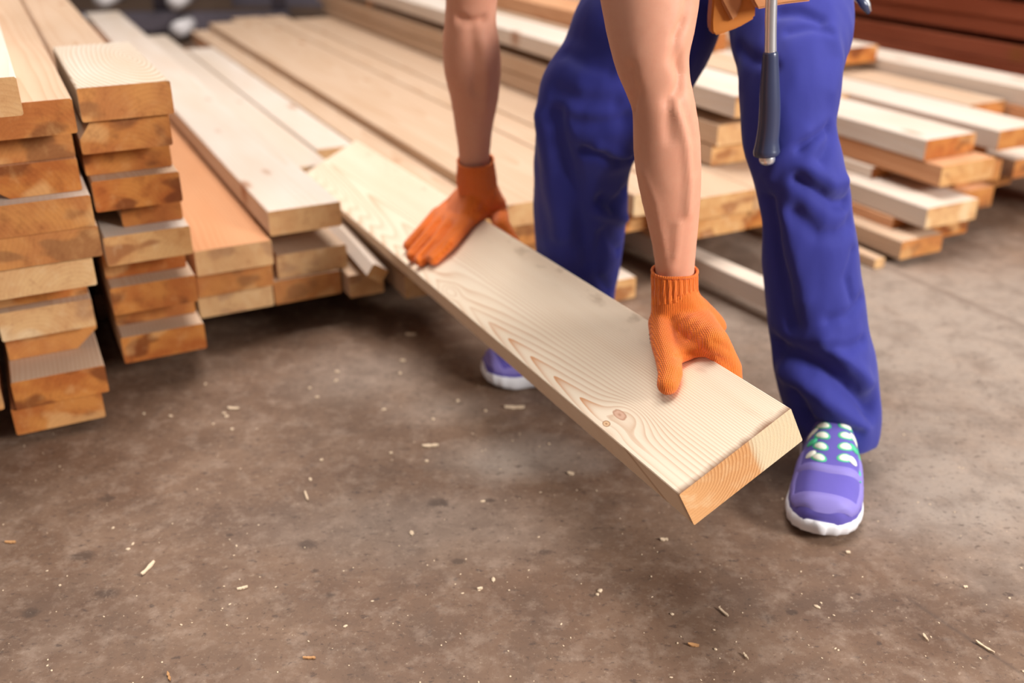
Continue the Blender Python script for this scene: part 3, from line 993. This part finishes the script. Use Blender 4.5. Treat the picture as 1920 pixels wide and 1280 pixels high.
# ------------------------------------------------------------------ trousers
LEG_R = [(-70, 1360, 1602, 1.76, .8), (0, 1362, 1598, 1.70, .8), (66, 1368, 1596, 1.65, .82), (118, 1380, 1585, 1.61, .85), (169, 1386, 1575, 1.58, .88), (225, 1389, 1563, 1.56, .9), (267, 1395, 1566, 1.545, .9),
         (309, 1407, 1576, 1.535, .9), (352, 1419, 1587, 1.53, .9), (403, 1429, 1598, 1.53, .9), (483, 1432, 1608, 1.53, .9), (560, 1436, 1615, 1.525, .9), (637, 1444, 1629, 1.515, .95),
         (691, 1454, 1639, 1.505, .98), (745, 1470, 1646, 1.495, 1.0), (785, 1488, 1650, 1.49, 1.02), (815, 1500, 1648, 1.485, 1.04), (836, 1509, 1640, 1.48, 1.05)]
LEG_L = [(-70, 1120, 1380, 1.84, .7), (0, 1102, 1362, 1.80, .7), (66, 1069, 1338, 1.77, .7), (131, 1045, 1293, 1.75, .72), (165, 1025, 1266, 1.74, .74), (190, 1008, 1246, 1.74, .76), (220, 1003, 1228, 1.745, .78),
         (260, 1002, 1204, 1.76, .82), (294, 1001, 1187, 1.775, .86), (340, 1000, 1179, 1.79, .9), (400, 1001, 1175, 1.81, .9), (462, 1003, 1168, 1.83, .9), (507, 1005, 1161, 1.845, .9), (553, 1008, 1152, 1.86, .92),
         (610, 1014, 1142, 1.87, .95), (650, 1018, 1136, 1.87, 1.0)]
bm = bmesh.new()
loft(bm, sil_sections(LEG_R))
loft(bm, sil_sections(LEG_L))
bmesh.ops.create_icosphere(bm, subdivisions=3, radius=1, matrix=Matrix.Translation((.375, 1.84, .83)) @ Matrix.Diagonal((.20, .15, .13, 1)))
bm = remeshed(bm, .005, 4)
carve(bm, [
    # front leg: knee and thigh folds, long shin folds, bunching over the shoe
    ([(1572, 205), (1556, 236), (1530, 256), (1500, 276)], -.008, .008),
    ([(1585, 150), (1572, 200), (1560, 232)], -.005, .008),
    ([(1560, 250), (1552, 280), (1540, 300)], -.006, .010),
    ([(1510, 252), (1470, 275), (1440, 330)], .005, .014),
    ([(1582, 340), (1560, 345), (1510, 315)], .006, .014),
    ([(1590, 380), (1566, 382), (1530, 358), (1496, 336)], -.009, .011),
    ([(1596, 420), (1574, 440), (1536, 440), (1490, 400)], -.006, .014),
    ([(1440, 380), (1452, 450), (1470, 530), (1486, 610)], -.012, .015),
    ([(1466, 400), (1486, 470), (1500, 560)], .006, .018),
    ([(1600, 470), (1588, 520), (1596, 560)], -.004, .008),
    ([(1612, 560), (1590, 590), (1555, 600)], -.005, .010),
    ([(1618, 640), (1590, 655), (1560, 650)], -.005, .010),
    ([(1450, 650), (1490, 668), (1540, 690), (1590, 730), (1636, 768)], -.018, .020),
    ([(1470, 700), (1520, 730), (1570, 765), (1620, 800)], .008, .018),
    ([(1496, 770), (1520, 790), (1560, 806), (1610, 812)], -.006, .010),
    ([(1545, 640), (1590, 680), (1630, 720)], .007, .016),
    ([(1490, 735), (1506, 765), (1512, 790)], -.008, .012),
    ([(1386, 90), (1410, 110), (1450, 125)], -.006, .010),
    ([(1460, 25), (1500, 22), (1540, 40)], -.006, .010),
    ([(1480, 62), (1520, 52), (1556, 62)], -.004, .008),
    ([(1560, 60), (1575, 110), (1560, 170)], .004, .016),
    # far leg
    ([(1040, 215), (1062, 300), (1085, 400), (1105, 500)], -.012, .018),
    ([(1012, 220), (1030, 320), (1050, 440)], .008, .020),
    ([(1186, 300), (1160, 305), (1130, 290), (1095, 285)], -.010, .012),
    ([(1178, 290), (1150, 288), (1120, 276)], .008, .012),
    ([(1175, 360), (1150, 385), (1128, 375)], -.009, .013),
    ([(1170, 410), (1145, 405), (1125, 395)], .008, .012),
    ([(1160, 470), (1130, 440), (1122, 520), (1140, 545)], -.007, .012),
    ([(1060, 100), (1100, 120), (1140, 130)], -.005, .014),
    ([(1040, 170), (1090, 190), (1150, 195)], -.006, .016),
    ([(1075, 230), (1120, 235), (1170, 225)], -.006, .014)], 1.25)
for v in bm.verts:
    d = noise.noise(v.co * 14) * .0035 + noise.noise(Vector((v.co.x * 40, v.co.y * 40, v.co.z * 16))) * .0018
    v.co += v.normal * d
trousers = from_bm('trousers', bm, M_BLUE, person, True)
trousers['label'] = 'bright blue work trousers'


# ------------------------------------------------------------------ gloves
def uv_knit(o, axis_o, ax_side, ax_len, ax_third, wrap=True):
    """lengthwise rib coordinate: angle around the hand axis turned into an arc length"""
    me = o.data
    uvl = me.uv_layers.new(name='knit')
    co = np.empty(len(me.vertices) * 3)
    me.vertices.foreach_get('co', co)
    co = co.reshape(-1, 3) - np.array(axis_o)
    a = co @ np.array(ax_side)
    b = co @ np.array(ax_third)
    L = co @ np.array(ax_len)
    li = np.empty(len(me.loops), int)
    me.loops.foreach_get('vertex_index', li)
    uv = np.stack([a + .15 * b, L], 1)[li]
    uvl.data.foreach_set('uv', uv.ravel())


rightv = Vector((1, 0, 0))
# near glove (left hand): thumb on top of the board, fingers wrapped under the far edge
GR = [(516, 1222, 1307, 1.34, .80), (545, 1222, 1308, 1.335, .78), (566, 1219, 1316, 1.333, .72), (590, 1218, 1334, 1.33, .62), (612, 1219, 1352, 1.325, .55), (632, 1224, 1366, 1.32, .50), (646, 1234, 1370, 1.318, .44)]
bm = bmesh.new()
loft(bm, sil_sections(GR))
r_ = .0148
th = [(aty(1243, 606, 1.325), .023), (on_board(1245, 640, .021), .0205), (on_board(1253, 672, .0185), .0192), (on_board(1257, 700, .0172), .0180), (on_board(1252, 720, .0155), .0160)]
chain(bm, th)
chain(bm, [(on_board(1252, 655, .019), .018), (on_board(1272, 664, .0145), .0140), (on_board(1290, 660, .012), .0125)])
chain(bm, [(aty(1252, 625, 1.325), .020), (on_board(1283, 655, .013), .012), (on_board(1316, 655, .011), .012), (hb(.18, HW + .012, .010), .014)])
for s, rr, ln in ((.166, .0150, .050), (.190, .0150, .056), (.213, .0145, .052), (.235, .0130, .040)):
    chain(bm, [(aty(1277, 560, 1.333), .029), (aty(1306, 604, 1.322), .027), (hb(s + .005, HW + .016, .018), .022), (hb(s - .006, HW + .020, -.030), rr + .001),
               (hb(s - .010, HW + .004, -HT - .016), rr), (hb(s - .006, HW - ln, -HT - .0155), rr - .001)])
bm = remeshed(bm, .0021, 12)
carve(bm, [([(1310, 548), (1318, 556), (1322, 562)], -.002, .004), ([(1268, 668), (1290, 664), (1312, 664)], -.002, .004),
           ([(1318, 660), (1345, 668), (1372, 690)], -.0015, .004), ([(1338, 640), (1366, 655)], -.002, .005)])
g1 = from_bm('glove', bm, M_KNIT, person, True)
g1['label'] = 'near orange knitted glove with thumb on the board'
ax_len = (aty(1262, 520, 1.34) - aty(1290, 640, 1.32)).normalized()
uv_knit(g1, aty(1262, 520, 1.34), rightv, ax_len, Vector((0, 1, 0)))
# ribbed cuff with rolled rim
def cuff(rows, rim_r, parent, ribs=26, amp=.0009):
    bm = bmesh.new()
    secs = sil_sections(rows, 6)
    seg = 156
    rings = loft(bm, secs, seg, caps=False)
    for ring, (P, rx, ry) in zip(rings, secs):
        for k, v in enumerate(ring):
            v.co += (v.co - P).normalized() * amp * math.cos(2 * math.pi * k / seg * ribs)
    n0 = len(secs)
    P, rx, ry = secs[0]
    tan = (secs[1][0] - secs[0][0]).normalized()
    ax = (Vector((1, 0, 0)) - tan * tan.x).normalized()
    ay = tan.cross(ax)
    prev = None
    allr = []
    for i in range(48):
        a = 2 * math.pi * i / 48
        c0 = P + ax * (rx * math.cos(a)) + ay * (ry * math.sin(a)) + tan * (.0012 * math.sin(a * 3))
        rad = (ax * math.cos(a) + ay * math.sin(a)).normalized()
        allr.append([bm.verts.new(c0 + rad * (rim_r * math.cos(b)) + tan * (rim_r * math.sin(b))) for b in [2 * math.pi * j / 10 for j in range(10)]])
    for i in range(48):
        r0, r1 = allr[i], allr[(i + 1) % 48]
        for j in range(10):
            bm.faces.new((r0[j], r0[(j + 1) % 10], r1[(j + 1) % 10], r1[j]))
    bmesh.ops.recalc_face_normals(bm, faces=bm.faces)
    o = from_bm('cuff', bm, M_KNIT, parent, True)
    uv_knit(o, P, rightv, tan, Vector((0, 1, 0)))
    return o


cuff([(508, 1223, 1307, 1.34, .84), (518, 1221, 1308, 1.34, .85), (535, 1222, 1308, 1.337, .84), (552, 1222, 1309, 1.335, .80), (562, 1221, 1313, 1.333, .76)], .0023, g1)
M_DOT = plain('black_grip_rubber', srgb(42, 34, 34), .6)
bm = bmesh.new()
for x, y in ((1220, 634), (1221, 641), (1223, 648), (1225, 655), (1219, 627)):
    ball(bm, aty(x + 3, y, 1.322), .0042)
from_bm('grip_dots', bm, M_DOT, g1, True)

# far glove (right hand): flat on the board, thumb behind the edge
GL = [(312, 857, 928, 1.925, .80), (345, 857, 931, 1.935, .76), (362, 860, 938, 1.945, .70), (385, 858, 950, 1.955, .5), (402, 870, 955, 1.96, .42)]
bm = bmesh.new()
loft(bm, sil_sections(GL))
wr = aty(895, 350, 1.94)
palm_c = on_board(878, 398, .022)
FL = [((822, 402), (794, 430), (766, 460), .0125), ((834, 408), (802, 445), (773, 479), .0138), ((849, 414), (818, 456), (789, 487), .0145), ((870, 420), (840, 457), (813, 484), .0145)]
mcps = []
for (m, p_, t_, rr) in FL:
    M_, P_, T_ = on_board(*m, .020), on_board(*p_, .0205), on_board(*t_, rr * .95)
    mcps.append(M_)
    chain(bm, [(wr, .026), (palm_c.lerp(M_, .5), .021), (M_, .0175), (P_, rr + .0012), (T_, rr)])
chain(bm, [(mcps[0], .017), (mcps[1], .018), (mcps[2], .018), (mcps[3], .0175)])
for A_, B_ in zip(mcps, mcps[1:]):
    chain(bm, [((A_ + B_) / 2, .016), (palm_c, .022)])
chain(bm, [(wr, .028), (aty(925, 385, 1.965), .026), (aty(936, 404, 1.975), .021), (hb(.885, HW + .014, -.008), .0175), (hb(.868, HW + .014, -.050), .0145)])
chain(bm, [(wr, .030), (on_board(852, 384, .024), .021), (on_board(828, 400, .021), .0175)])
chain(bm, [(aty(925, 385, 1.965), .022), (on_board(893, 402, .016), .017), (on_board(868, 420, .018), .017)])
bm = remeshed(bm, .0026, 4)
carve(bm, [([(836, 425), (812, 455), (790, 480)], -.004, .0045), ([(852, 430), (828, 460), (803, 486)], -.004, .0045), ([(820, 418), (795, 445), (773, 470)], -.003, .004)])
g2 = from_bm('glove', bm, M_KNIT, person, True)
g2['label'] = 'far orange knitted glove lying flat on the board'
uv_knit(g2, wr, (on_board(870, 420) - on_board(822, 402)).normalized(), (wr - mcps[1]).normalized(), Vector((0, 0, 1)))
cuff([(301, 858, 925, 1.92, .84), (315, 857, 928, 1.925, .83), (335, 856, 931, 1.933, .80), (347, 857, 932, 1.936, .78)], .0022, g2, 30, .0007)


# ------------------------------------------------------------------ trainers
M_UPPER = cloth_material('purple_mesh', srgb(104, 93, 178), srgb(93, 82, 166), .7, 2400)
M_OVER = plain('lilac_overlay', srgb(136, 124, 196), .6)
M_SOLE = plain('white_foam_sole', srgb(236, 234, 236), .55)
M_LACE = plain('pale_lace', srgb(240, 240, 222), .7)
M_TRIM = plain('mint_green_trim', srgb(74, 190, 140), .55)


def shoe(name, ankle_xy, toe_dir, L, W, flip=1):
    """local x: heel -> toe, y: left, z: up"""
    def hw(x):
        f = x / L
        pts = [(0, .30), (.04, .52), (.12, .66), (.3, .68), (.5, .76), (.68, .96), (.8, 1.0), (.88, .92), (.94, .76), (.98, .50), (1.0, .16)]
        for (a, va), (b, vb) in zip(pts, pts[1:]):
            if f <= b:
                q = (f - a) / (b - a)
                q = q * q * (3 - 2 * q)
                return (va + (vb - va) * q) * W / 2
        return pts[-1][1] * W / 2

    def cy(x):
        f = x / L
        return flip * W * .06 * math.sin(max(0, f - .3) / .7 * math.pi) 

    def ht(x):
        f = x / L
        pts = [(0, .095), (.08, .112), (.3, .118), (.45, .112), (.6, .096), (.75, .074), (.86, .060), (.94, .050), (1.0, .028)]
        for (a, va), (b, vb) in zip(pts, pts[1:]):
            if f <= b:
                q = (f - a) / (b - a)
                return (va + (vb - va) * q) * (L / .30)
        return .02

    ST = .024

    def top(x, y):
        h = hw(x) * .97
        q = min(1, abs((y - cy(x)) / h))
        return ST + .004 + .010 * max(0, x / L - .82) / .18 + (ht(x) - ST) * (1 - q ** 2.8) ** (1 / 2.0)
    # upper
    bm = bmesh.new()
    NX, NY = 44, 26
    grid = []
    for i in range(NX + 1):
        x = L * (.012 + .972 * i / NX)
        row = []
        for j in range(NY + 1):
            a = math.pi * j / NY
            y = cy(x) + hw(x) * .97 * math.cos(a)
            row.append(bm.verts.new((x, y, max(.022, top(x, y)) if 0 < j < NY else .022)))
        grid.append(row)
    for i in range(NX):
        for j in range(NY):
            bm.faces.new((grid[i][j], grid[i][j + 1], grid[i + 1][j + 1], grid[i + 1][j]))
    bm.faces.new(grid[0])
    bm.faces.new(grid[-1][::-1])
    bmesh.ops.recalc_face_normals(bm, faces=bm.faces)
    up = from_bm(name, bm, M_UPPER, person, True)
    # sole
    bm = bmesh.new()
    out = []
    N = 60
    xs = [L * .5 * (1 - math.cos(math.pi * i / N)) for i in range(N + 1)]
    loop = [(x, cy(x) + hw(x)) for x in xs] + [(x, cy(x) - hw(x)) for x in reversed(xs)]
    levels = [(.000, .90), (.004, .97), (.012, 1.01), (.020, 1.02), (.026, 1.01), (.029, .975)]
    rings = []
    for z, k in levels:
        ring = []
        for x, y in loop:
            c = cy(x)
            lift = .012 * max(0, x / L - .82) / .18
            wavy =   .001 * math.sin(x / L * 9 + (1 if y > c else 0)) if z > .02 else 0
            ring.append(bm.verts.new((L * .5 + (x - L * .5) * (1 + (k - 1) * .45), c + (y - c) * k, z + lift * (1 if z < .02 else .8) + wavy * (z > .025))))
        rings.append(ring)
    n = len(loop)
    for r0, r1 in zip(rings, rings[1:]):
        for k in range(n):
            bm.faces.new((r0[k], r0[(k + 1) % n], r1[(k + 1) % n], r1[k]))
    bm.faces.new(rings[0][::-1])
    bm.faces.new(rings[-1])
    bmesh.ops.recalc_face_normals(bm, faces=bm.faces)
    from_bm('sole', bm, M_SOLE, up, True)

    def patch(name, mat, pts_fn, nu, nv, lift):
        bm = bmesh.new()
        g = []
        for i in range(nu + 1):
            row = []
            for j in range(nv + 1):
                x, y, k = pts_fn(i / nu, j / nv)
                e = 1e-3
                nrm = Vector((-(top(x + e, y) - top(x - e, y)) / (2 * e), -(top(x, y + e) - top(x, y - e)) / (2 * e), 1)).normalized()
                row.append(bm.verts.new(Vector((x, y, top(x, y))) + nrm * (lift * k)))
            g.append(row)
        for i in range(nu):
            for j in range(nv):
                bm.faces.new((g[i][j], g[i + 1][j], g[i + 1][j + 1], g[i][j + 1]))
        bmesh.ops.recalc_face_normals(bm, faces=bm.faces)
        return from_bm(name, bm, mat, up, True)

    # lilac toe overlay (band round the toe) and saddle band below the laces
    def toe_band(a, b):
        s_ = 2 * a - 1
        x = L * (.64 + .345 * (1 - abs(s_) ** 2.4)) - L * .075 * b * (1 - s_ * s_)
        yy = hw(x) * .955 * min(1, (abs(s_) / .42) ** .8 if abs(s_) < .42 else 1) * (1 - .20 * b * abs(s_))
        return x, cy(x) + math.copysign(yy, s_), math.sin(math.pi * min(1, max(0, b))) ** .3
    patch('toe_overlay', M_OVER, toe_band, 40, 6, .0022)

    def saddle(a, b):
        f = (a * 2 - 1)
        x = L * (.735 + .02 * b - .05 * f * f + .022)
        return x + L * .022 * b, cy(x) + hw(x) * .93 * f, math.sin(math.pi * b) ** .4
    patch('saddle_overlay', M_OVER, saddle, 24, 4, .0024)

    # lace loops: pale pads with a mint rim
    k = 0
    for side in (-1, 1):
        for i in range(5):
            x = L * (.725 - .055 * i) - (.006 if side > 0 else 0)
            y = cy(x) + side * W * (.165 - .006 * i)
            for ring_, mat, sc, lf in (('lace_rim', M_TRIM, 1.28, .0015), ('lace', M_LACE, 1.0, .0028)):
                def pad(a, b, x=x, y=y, sc=sc):
                    an = 2 * math.pi * a
                    ex, ey = .0055 * sc * b * math.cos(an), .0105 * sc * b * math.sin(an)
                    ro = .45 * side
                    return x + ex * math.cos(ro) - ey * math.sin(ro), y + ex * math.sin(ro) + ey * math.cos(ro), 1 - .7 * b ** 4
                patch(ring_, mat, pad, 14, 4, lf)
    for i in range(3):
        x = L * (.70 - .066 * i)
        for side in (-1, 1):
            def pad(a, b, x=x, side=side):
                an = 2 * math.pi * a
                return x + .006 * b * math.cos(an), cy(x) + side * W * .27 + .0075 * b * math.sin(an), 1 - .7 * b ** 4
            patch('eyelet_loop', M_LACE if i != 1 else M_TRIM, pad, 12, 3, .0026)

    def side_mesh(a, b):
        x = L * (.50 + .26 * a)
        return x, cy(x) + flip * hw(x) * (.78 + (.08 + .06 * math.sin(math.pi * a)) * b), math.sin(math.pi * b) ** .5
    patch('mesh_panel', M_TRIM, side_mesh, 12, 4, .0018)
    d = Vector((toe_dir[0], toe_dir[1], 0)).normalized()
    up.matrix_world = Matrix(((d.x, -d.y, 0, ankle_xy[0] - d.x * L * .25), (d.y, d.x, 0, ankle_xy[1] - d.y * L * .25), (0, 0, 1, 0), (0, 0, 0, 1)))
    return up


toe = atz(1535, 1026, 0)
ank = Vector((ANR.x - .012, ANR.y + .02, 0))
dR = (Vector((toe.x, toe.y + .01, 0)) - ank)
LR = dR.length / .75
s1 = shoe('trainer', (ank.x, ank.y), dR, LR, .118, 1)
s1['label'] = 'near purple trainer with white sole'
toe2 = atz(903, 716, 0)
ank2 = Vector((.155, toe2.y + .045, 0))
d2 = Vector((toe2.x + .002, toe2.y, 0)) - ank2
s2 = shoe('trainer', (ank2.x, ank2.y), d2, d2.length / .75, .118, -1)
s2['label'] = 'far purple trainer half hidden by the board'

# ------------------------------------------------------------------ tool belt, hammer, hip tool
belt = tag(empty('tool_belt', (.40, 1.66, .72)), 'tan leather tool belt pouch hanging at the worker\'s hip', 'tool belt')
ofs = Vector(belt.location)


def slab(name, pts_px, Y, th, mat, parent, curve=.0, sub=3):
    """leather panel with real thickness from an outline at distance Y"""
    bm = bmesh.new()
    front = [aty(x, y, Y + curve * ((x - 1420) / 100) ** 2) for x, y in pts_px]
    vs_ = [bm.verts.new(p - ofs) for p in front]
    f = bm.faces.new(vs_)
    r = bmesh.ops.extrude_face_region(bm, geom=[f])
    bmesh.ops.translate(bm, verts=[g for g in r['geom'] if isinstance(g, bmesh.types.BMVert)], vec=(0, th, 0))
    bmesh.ops.recalc_face_normals(bm, faces=bm.faces)
    bmesh.ops.bevel(bm, geom=[e for e in bm.edges], offset=min(.003, th * .3), segments=2, affect='EDGES')
    return from_bm(name, bm, mat, parent, False)


slab('pouch', [(1340, -60), (1337, -10), (1333, 40), (1334, 60), (1340, 67), (1352, 64), (1385, 52), (1416, 34), (1420, -60)], 1.545, .035, M_LEATHER, belt, .004)
slab('pouch_flap', [(1404, -70), (1408, -5), (1414, 8), (1420, 18), (1440, 14), (1470, 8), (1522, 2), (1530, -10), (1532, -70)], 1.515, .022, M_LEATHER2, belt, .004)
slab('pouch_gusset', [(1356, -60), (1352, 2), (1372, 40), (1380, 36), (1392, 4), (1396, -60)], 1.537, .01, M_LEATHER2, belt, .004)
bm = bmesh.new()
for i in range(56):
    a0, a1 = 2 * math.pi * i / 56, 2 * math.pi * (i + 1) / 56
    q = []
    for a in (a0, a1):
        for rr, z in ((1.0, -.028), (1.0, .028), (1.03, .028), (1.03, -.028)):
            q.append(bm.verts.new(Vector((.375 + .205 * rr * math.cos(a), 1.83 + .172 * rr * math.sin(a), .90 + z)) - ofs))
    for k in range(4):
        bm.faces.new((q[k], q[(k + 1) % 4], q[4 + (k + 1) % 4], q[4 + k]))
bmesh.ops.remove_doubles(bm, verts=bm.verts, dist=1e-5)
bmesh.ops.recalc_face_normals(bm, faces=bm.faces)
from_bm('belt_strap', bm, M_LEATHER2, belt, True)

Yh = 1.475
ham = tag(empty('hammer', aty(1440, 300, Yh)), 'hammer with chrome shaft and dark blue rubber grip hanging head up from the pouch', 'hammer')
ho = Vector(ham.location)


def lathe_px(name, rows, mat, parent, base, Y, k=.95):
    bm = bmesh.new()
    secs = [(P - base, a, b) for P, a, b in sil_sections([(y, xl, xr, Y, k) for y, xl, xr in rows], 4)]
    loft(bm, secs, 28)
    bmesh.ops.recalc_face_normals(bm, faces=bm.faces)
    return from_bm(name, bm, mat, parent, True)


lathe_px('shaft', [(-110, 1438, 1460), (-40, 1437, 1459), (15, 1435, 1457), (60, 1434, 1456), (102, 1433, 1456)], M_CHROME, ham, ho, Yh)
lathe_px('grip', [(97, 1433, 1456), (101, 1430, 1459), (125, 1428, 1460), (170, 1425, 1462), (200, 1424, 1463), (235, 1422, 1462), (262, 1418, 1460), (276, 1415, 1461), (284, 1413, 1462), (290, 1415, 1461), (293, 1423, 1453)], M_GRIP, ham, ho, Yh)
lathe_px('end_cap', [(289, 1426, 1452), (294, 1424, 1453), (301, 1424, 1453), (306, 1427, 1450), (309, 1433, 1444)], M_CHROME, ham, ho, Yh)
hd = aty(1450, -118, Yh) - ho
bm = box_bm(.11, .03, .032, .006, 2, off=tuple(hd))
from_bm('hammer_head', bm, M_CHROME, ham)

tl = tag(empty('chisel', aty(1622, 20, 1.70)), 'slim steel tool with dark tip hanging at the outer hip', 'chisel')
to = Vector(tl.location)
bm = bmesh.new()
loft(bm, [(aty(1598, -40, 1.70) - to, .011, .006), (aty(1612, -8, 1.70) - to, .011, .006), (aty(1625, 12, 1.70) - to, .007, .004), (aty(1631, 22, 1.70) - to, .003, .002)], 16)
from_bm('blade', bm, M_CHROME, tl, True)
bm = bmesh.new()
loft(bm, [(aty(1608, -8, 1.694) - to, .006, .004), (aty(1620, 10, 1.694) - to, .007, .004), (aty(1629, 25, 1.694) - to, .003, .003)], 16)
from_bm('dark_tip', bm, M_GRIP, tl, True)
bm = bmesh.new()
loft(bm, [(aty(1575, -140, 1.70) - to, .016, .016), (aty(1590, -75, 1.70) - to, .018, .018), (aty(1599, -38, 1.70) - to, .012, .012)], 16)
from_bm('handle', bm, M_GRIP, tl, True)

# ------------------------------------------------------------------ wood chips on the floor
M_CHIP = plain('fresh_wood_chip', srgb(214, 190, 160), .8)
M_CHIP2 = plain('tan_wood_chip', srgb(190, 140, 92), .7)
CH = [(278, 1067, 30, 9, 65, 0, 'pale splinter on the floor at the left front'),
      (965, 765, 44, 9, 0, 0, 'flat pale chip on the floor below the far trainer'),
      (807, 837, 36, 9, 3, 0, 'bright flat chip on the floor left of the held board'),
      (1245, 1013, 17, 7, 0, 0, 'small chip on the floor just under the near end of the board'),
      (1356, 1149, 24, 5, -48, 0, 'thin splinter on the floor in front of the near trainer'),
      (580, 1235, 28, 5, 0, 1, 'reddish splinter at the bottom edge left of centre'),
      (455, 1104, 22, 6, 15, 0, 'short pale chip on the floor left of the bottom centre'),
      (1300, 1211, 24, 8, -10, 1, 'tan chip near the bottom edge right of centre'),
      (1735, 1197, 14, 6, -75, 0, 'tiny upright splinter on the floor at the lower right'),
      (1846, 1215, 34, 5, -42, 0, 'long splinter by the floor crack at the lower right'),
      (317, 1270, 22, 6, -50, 1, 'orange splinter at the bottom edge on the left'),
      (575, 932, 24, 5, -55, 0, 'thin sliver on the floor left of the picture centre'),
      (1398, 1232, 14, 5, -60, 0, 'small splinter near the bottom edge below the trainer'),
      (438, 767, 26, 7, -3, 0, 'faint flat chip on the floor under the second stack'),
      (1070, 889, 14, 8, -10, 0, 'round pale chip on the floor under the middle of the board'),
      (20, 1018, 24, 6, 0, 1, 'reddish chip at the left picture edge'),
      (770, 628, 22, 8, 0, 0, 'blurred chip in the shade under the held board'),
      (1590, 1037, 9, 8, 0, 0, 'tiny pale crumb beside the near trainer toe'),
      (1810, 1102, 9, 6, 0, 0, 'bright crumb on the floor at the right'),
      (900, 1105, 12, 7, 10, 0, 'pale crumb at the bottom centre of the floor')]
for x, y, ln, wd, ang, mk, lab in CH:
    P = atz(x, y, 0)
    k = fwd(P) / FPX
    sy_ = 1 / max(.35, (CAM_H / (P - O).length))
    a = math.radians(ang)
    dx, dy = math.cos(a) * ln * k, math.sin(a) * ln * k * sy_
    L = math.hypot(dx, dy)
    L *= .85
    w_ = wd * k * .72
    bm = bmesh.new()
    N = 7
    rr = random.Random(x * 7 + y)
    ra, rb2 = [], []
    for i in range(N + 1):
        f = i / N - .5
        wk = w_ * .5 * (1 - abs(2 * f) ** 5 * .5) * (0.6 + .7 * rr.random())
        z = .0012 + .006 * (f * f) * L / .03 * rr.uniform(.6, 1)
        ra.append([bm.verts.new((f * L, -wk, z)), bm.verts.new((f * L, wk, z + .001)), bm.verts.new((f * L, wk, z + .003)), bm.verts.new((f * L, -wk, z + .0022))])
    for r0, r1 in zip(ra, ra[1:]):
        for q in range(4):
            bm.faces.new((r0[q], r0[(q + 1) % 4], r1[(q + 1) % 4], r1[q]))
    bm.faces.new(ra[0][::-1])
    bm.faces.new(ra[-1])
    bmesh.ops.recalc_face_normals(bm, faces=bm.faces)
    o = from_bm('wood_chip', bm, M_CHIP2 if mk else M_CHIP)
    o.location = (P.x, P.y, -.0005)
    o.rotation_euler = (0, 0, math.atan2(dy, dx))
    tag(o, lab, 'wood chip', 'wood chips on the concrete floor')
# countless sawdust crumbs: one object
bm = bmesh.new()
rr = random.Random(11)
pts = [(65, 785 // 1), (595, 745), (420, 775), (425, 781), (385, 720), (320, 780), (435, 805), (400, 795), (270, 776), (632, 697), (630, 714), (581, 728), (755, 676), (750, 700), (720, 768), (812, 786),
       (858, 752), (910, 770), (733, 850), (603, 863), (582, 899), (800, 865), (905, 940), (240, 1030), (1120, 1115), (1125, 1108), (925, 1087), (772, 1000), (1532, 1138)]
for i in range(330):
    if i < len(pts):
        x, y = pts[i]
        s = rr.uniform(.0028, .0042)
    else:
        x, y = rr.uniform(-40, 1960), 700 + 600 * rr.random() ** .8
        s = rr.uniform(.0006, .0016) * (1.6 if rr.random() < .08 else 1)
    P = atz(x, y, 0)
    m = Matrix.Translation((P.x, P.y, s * .3)) @ Matrix.Rotation(rr.uniform(0, 6), 4, 'Z') @ Matrix.Diagonal((s * rr.uniform(.8, 2), s, s * .6, 1))
    bmesh.ops.create_icosphere(bm, subdivisions=1, radius=1, matrix=m)
tag(from_bm('sawdust_crumbs', bm, M_CHIP), 'pale sawdust crumbs scattered over the concrete floor', 'sawdust', kind='stuff')
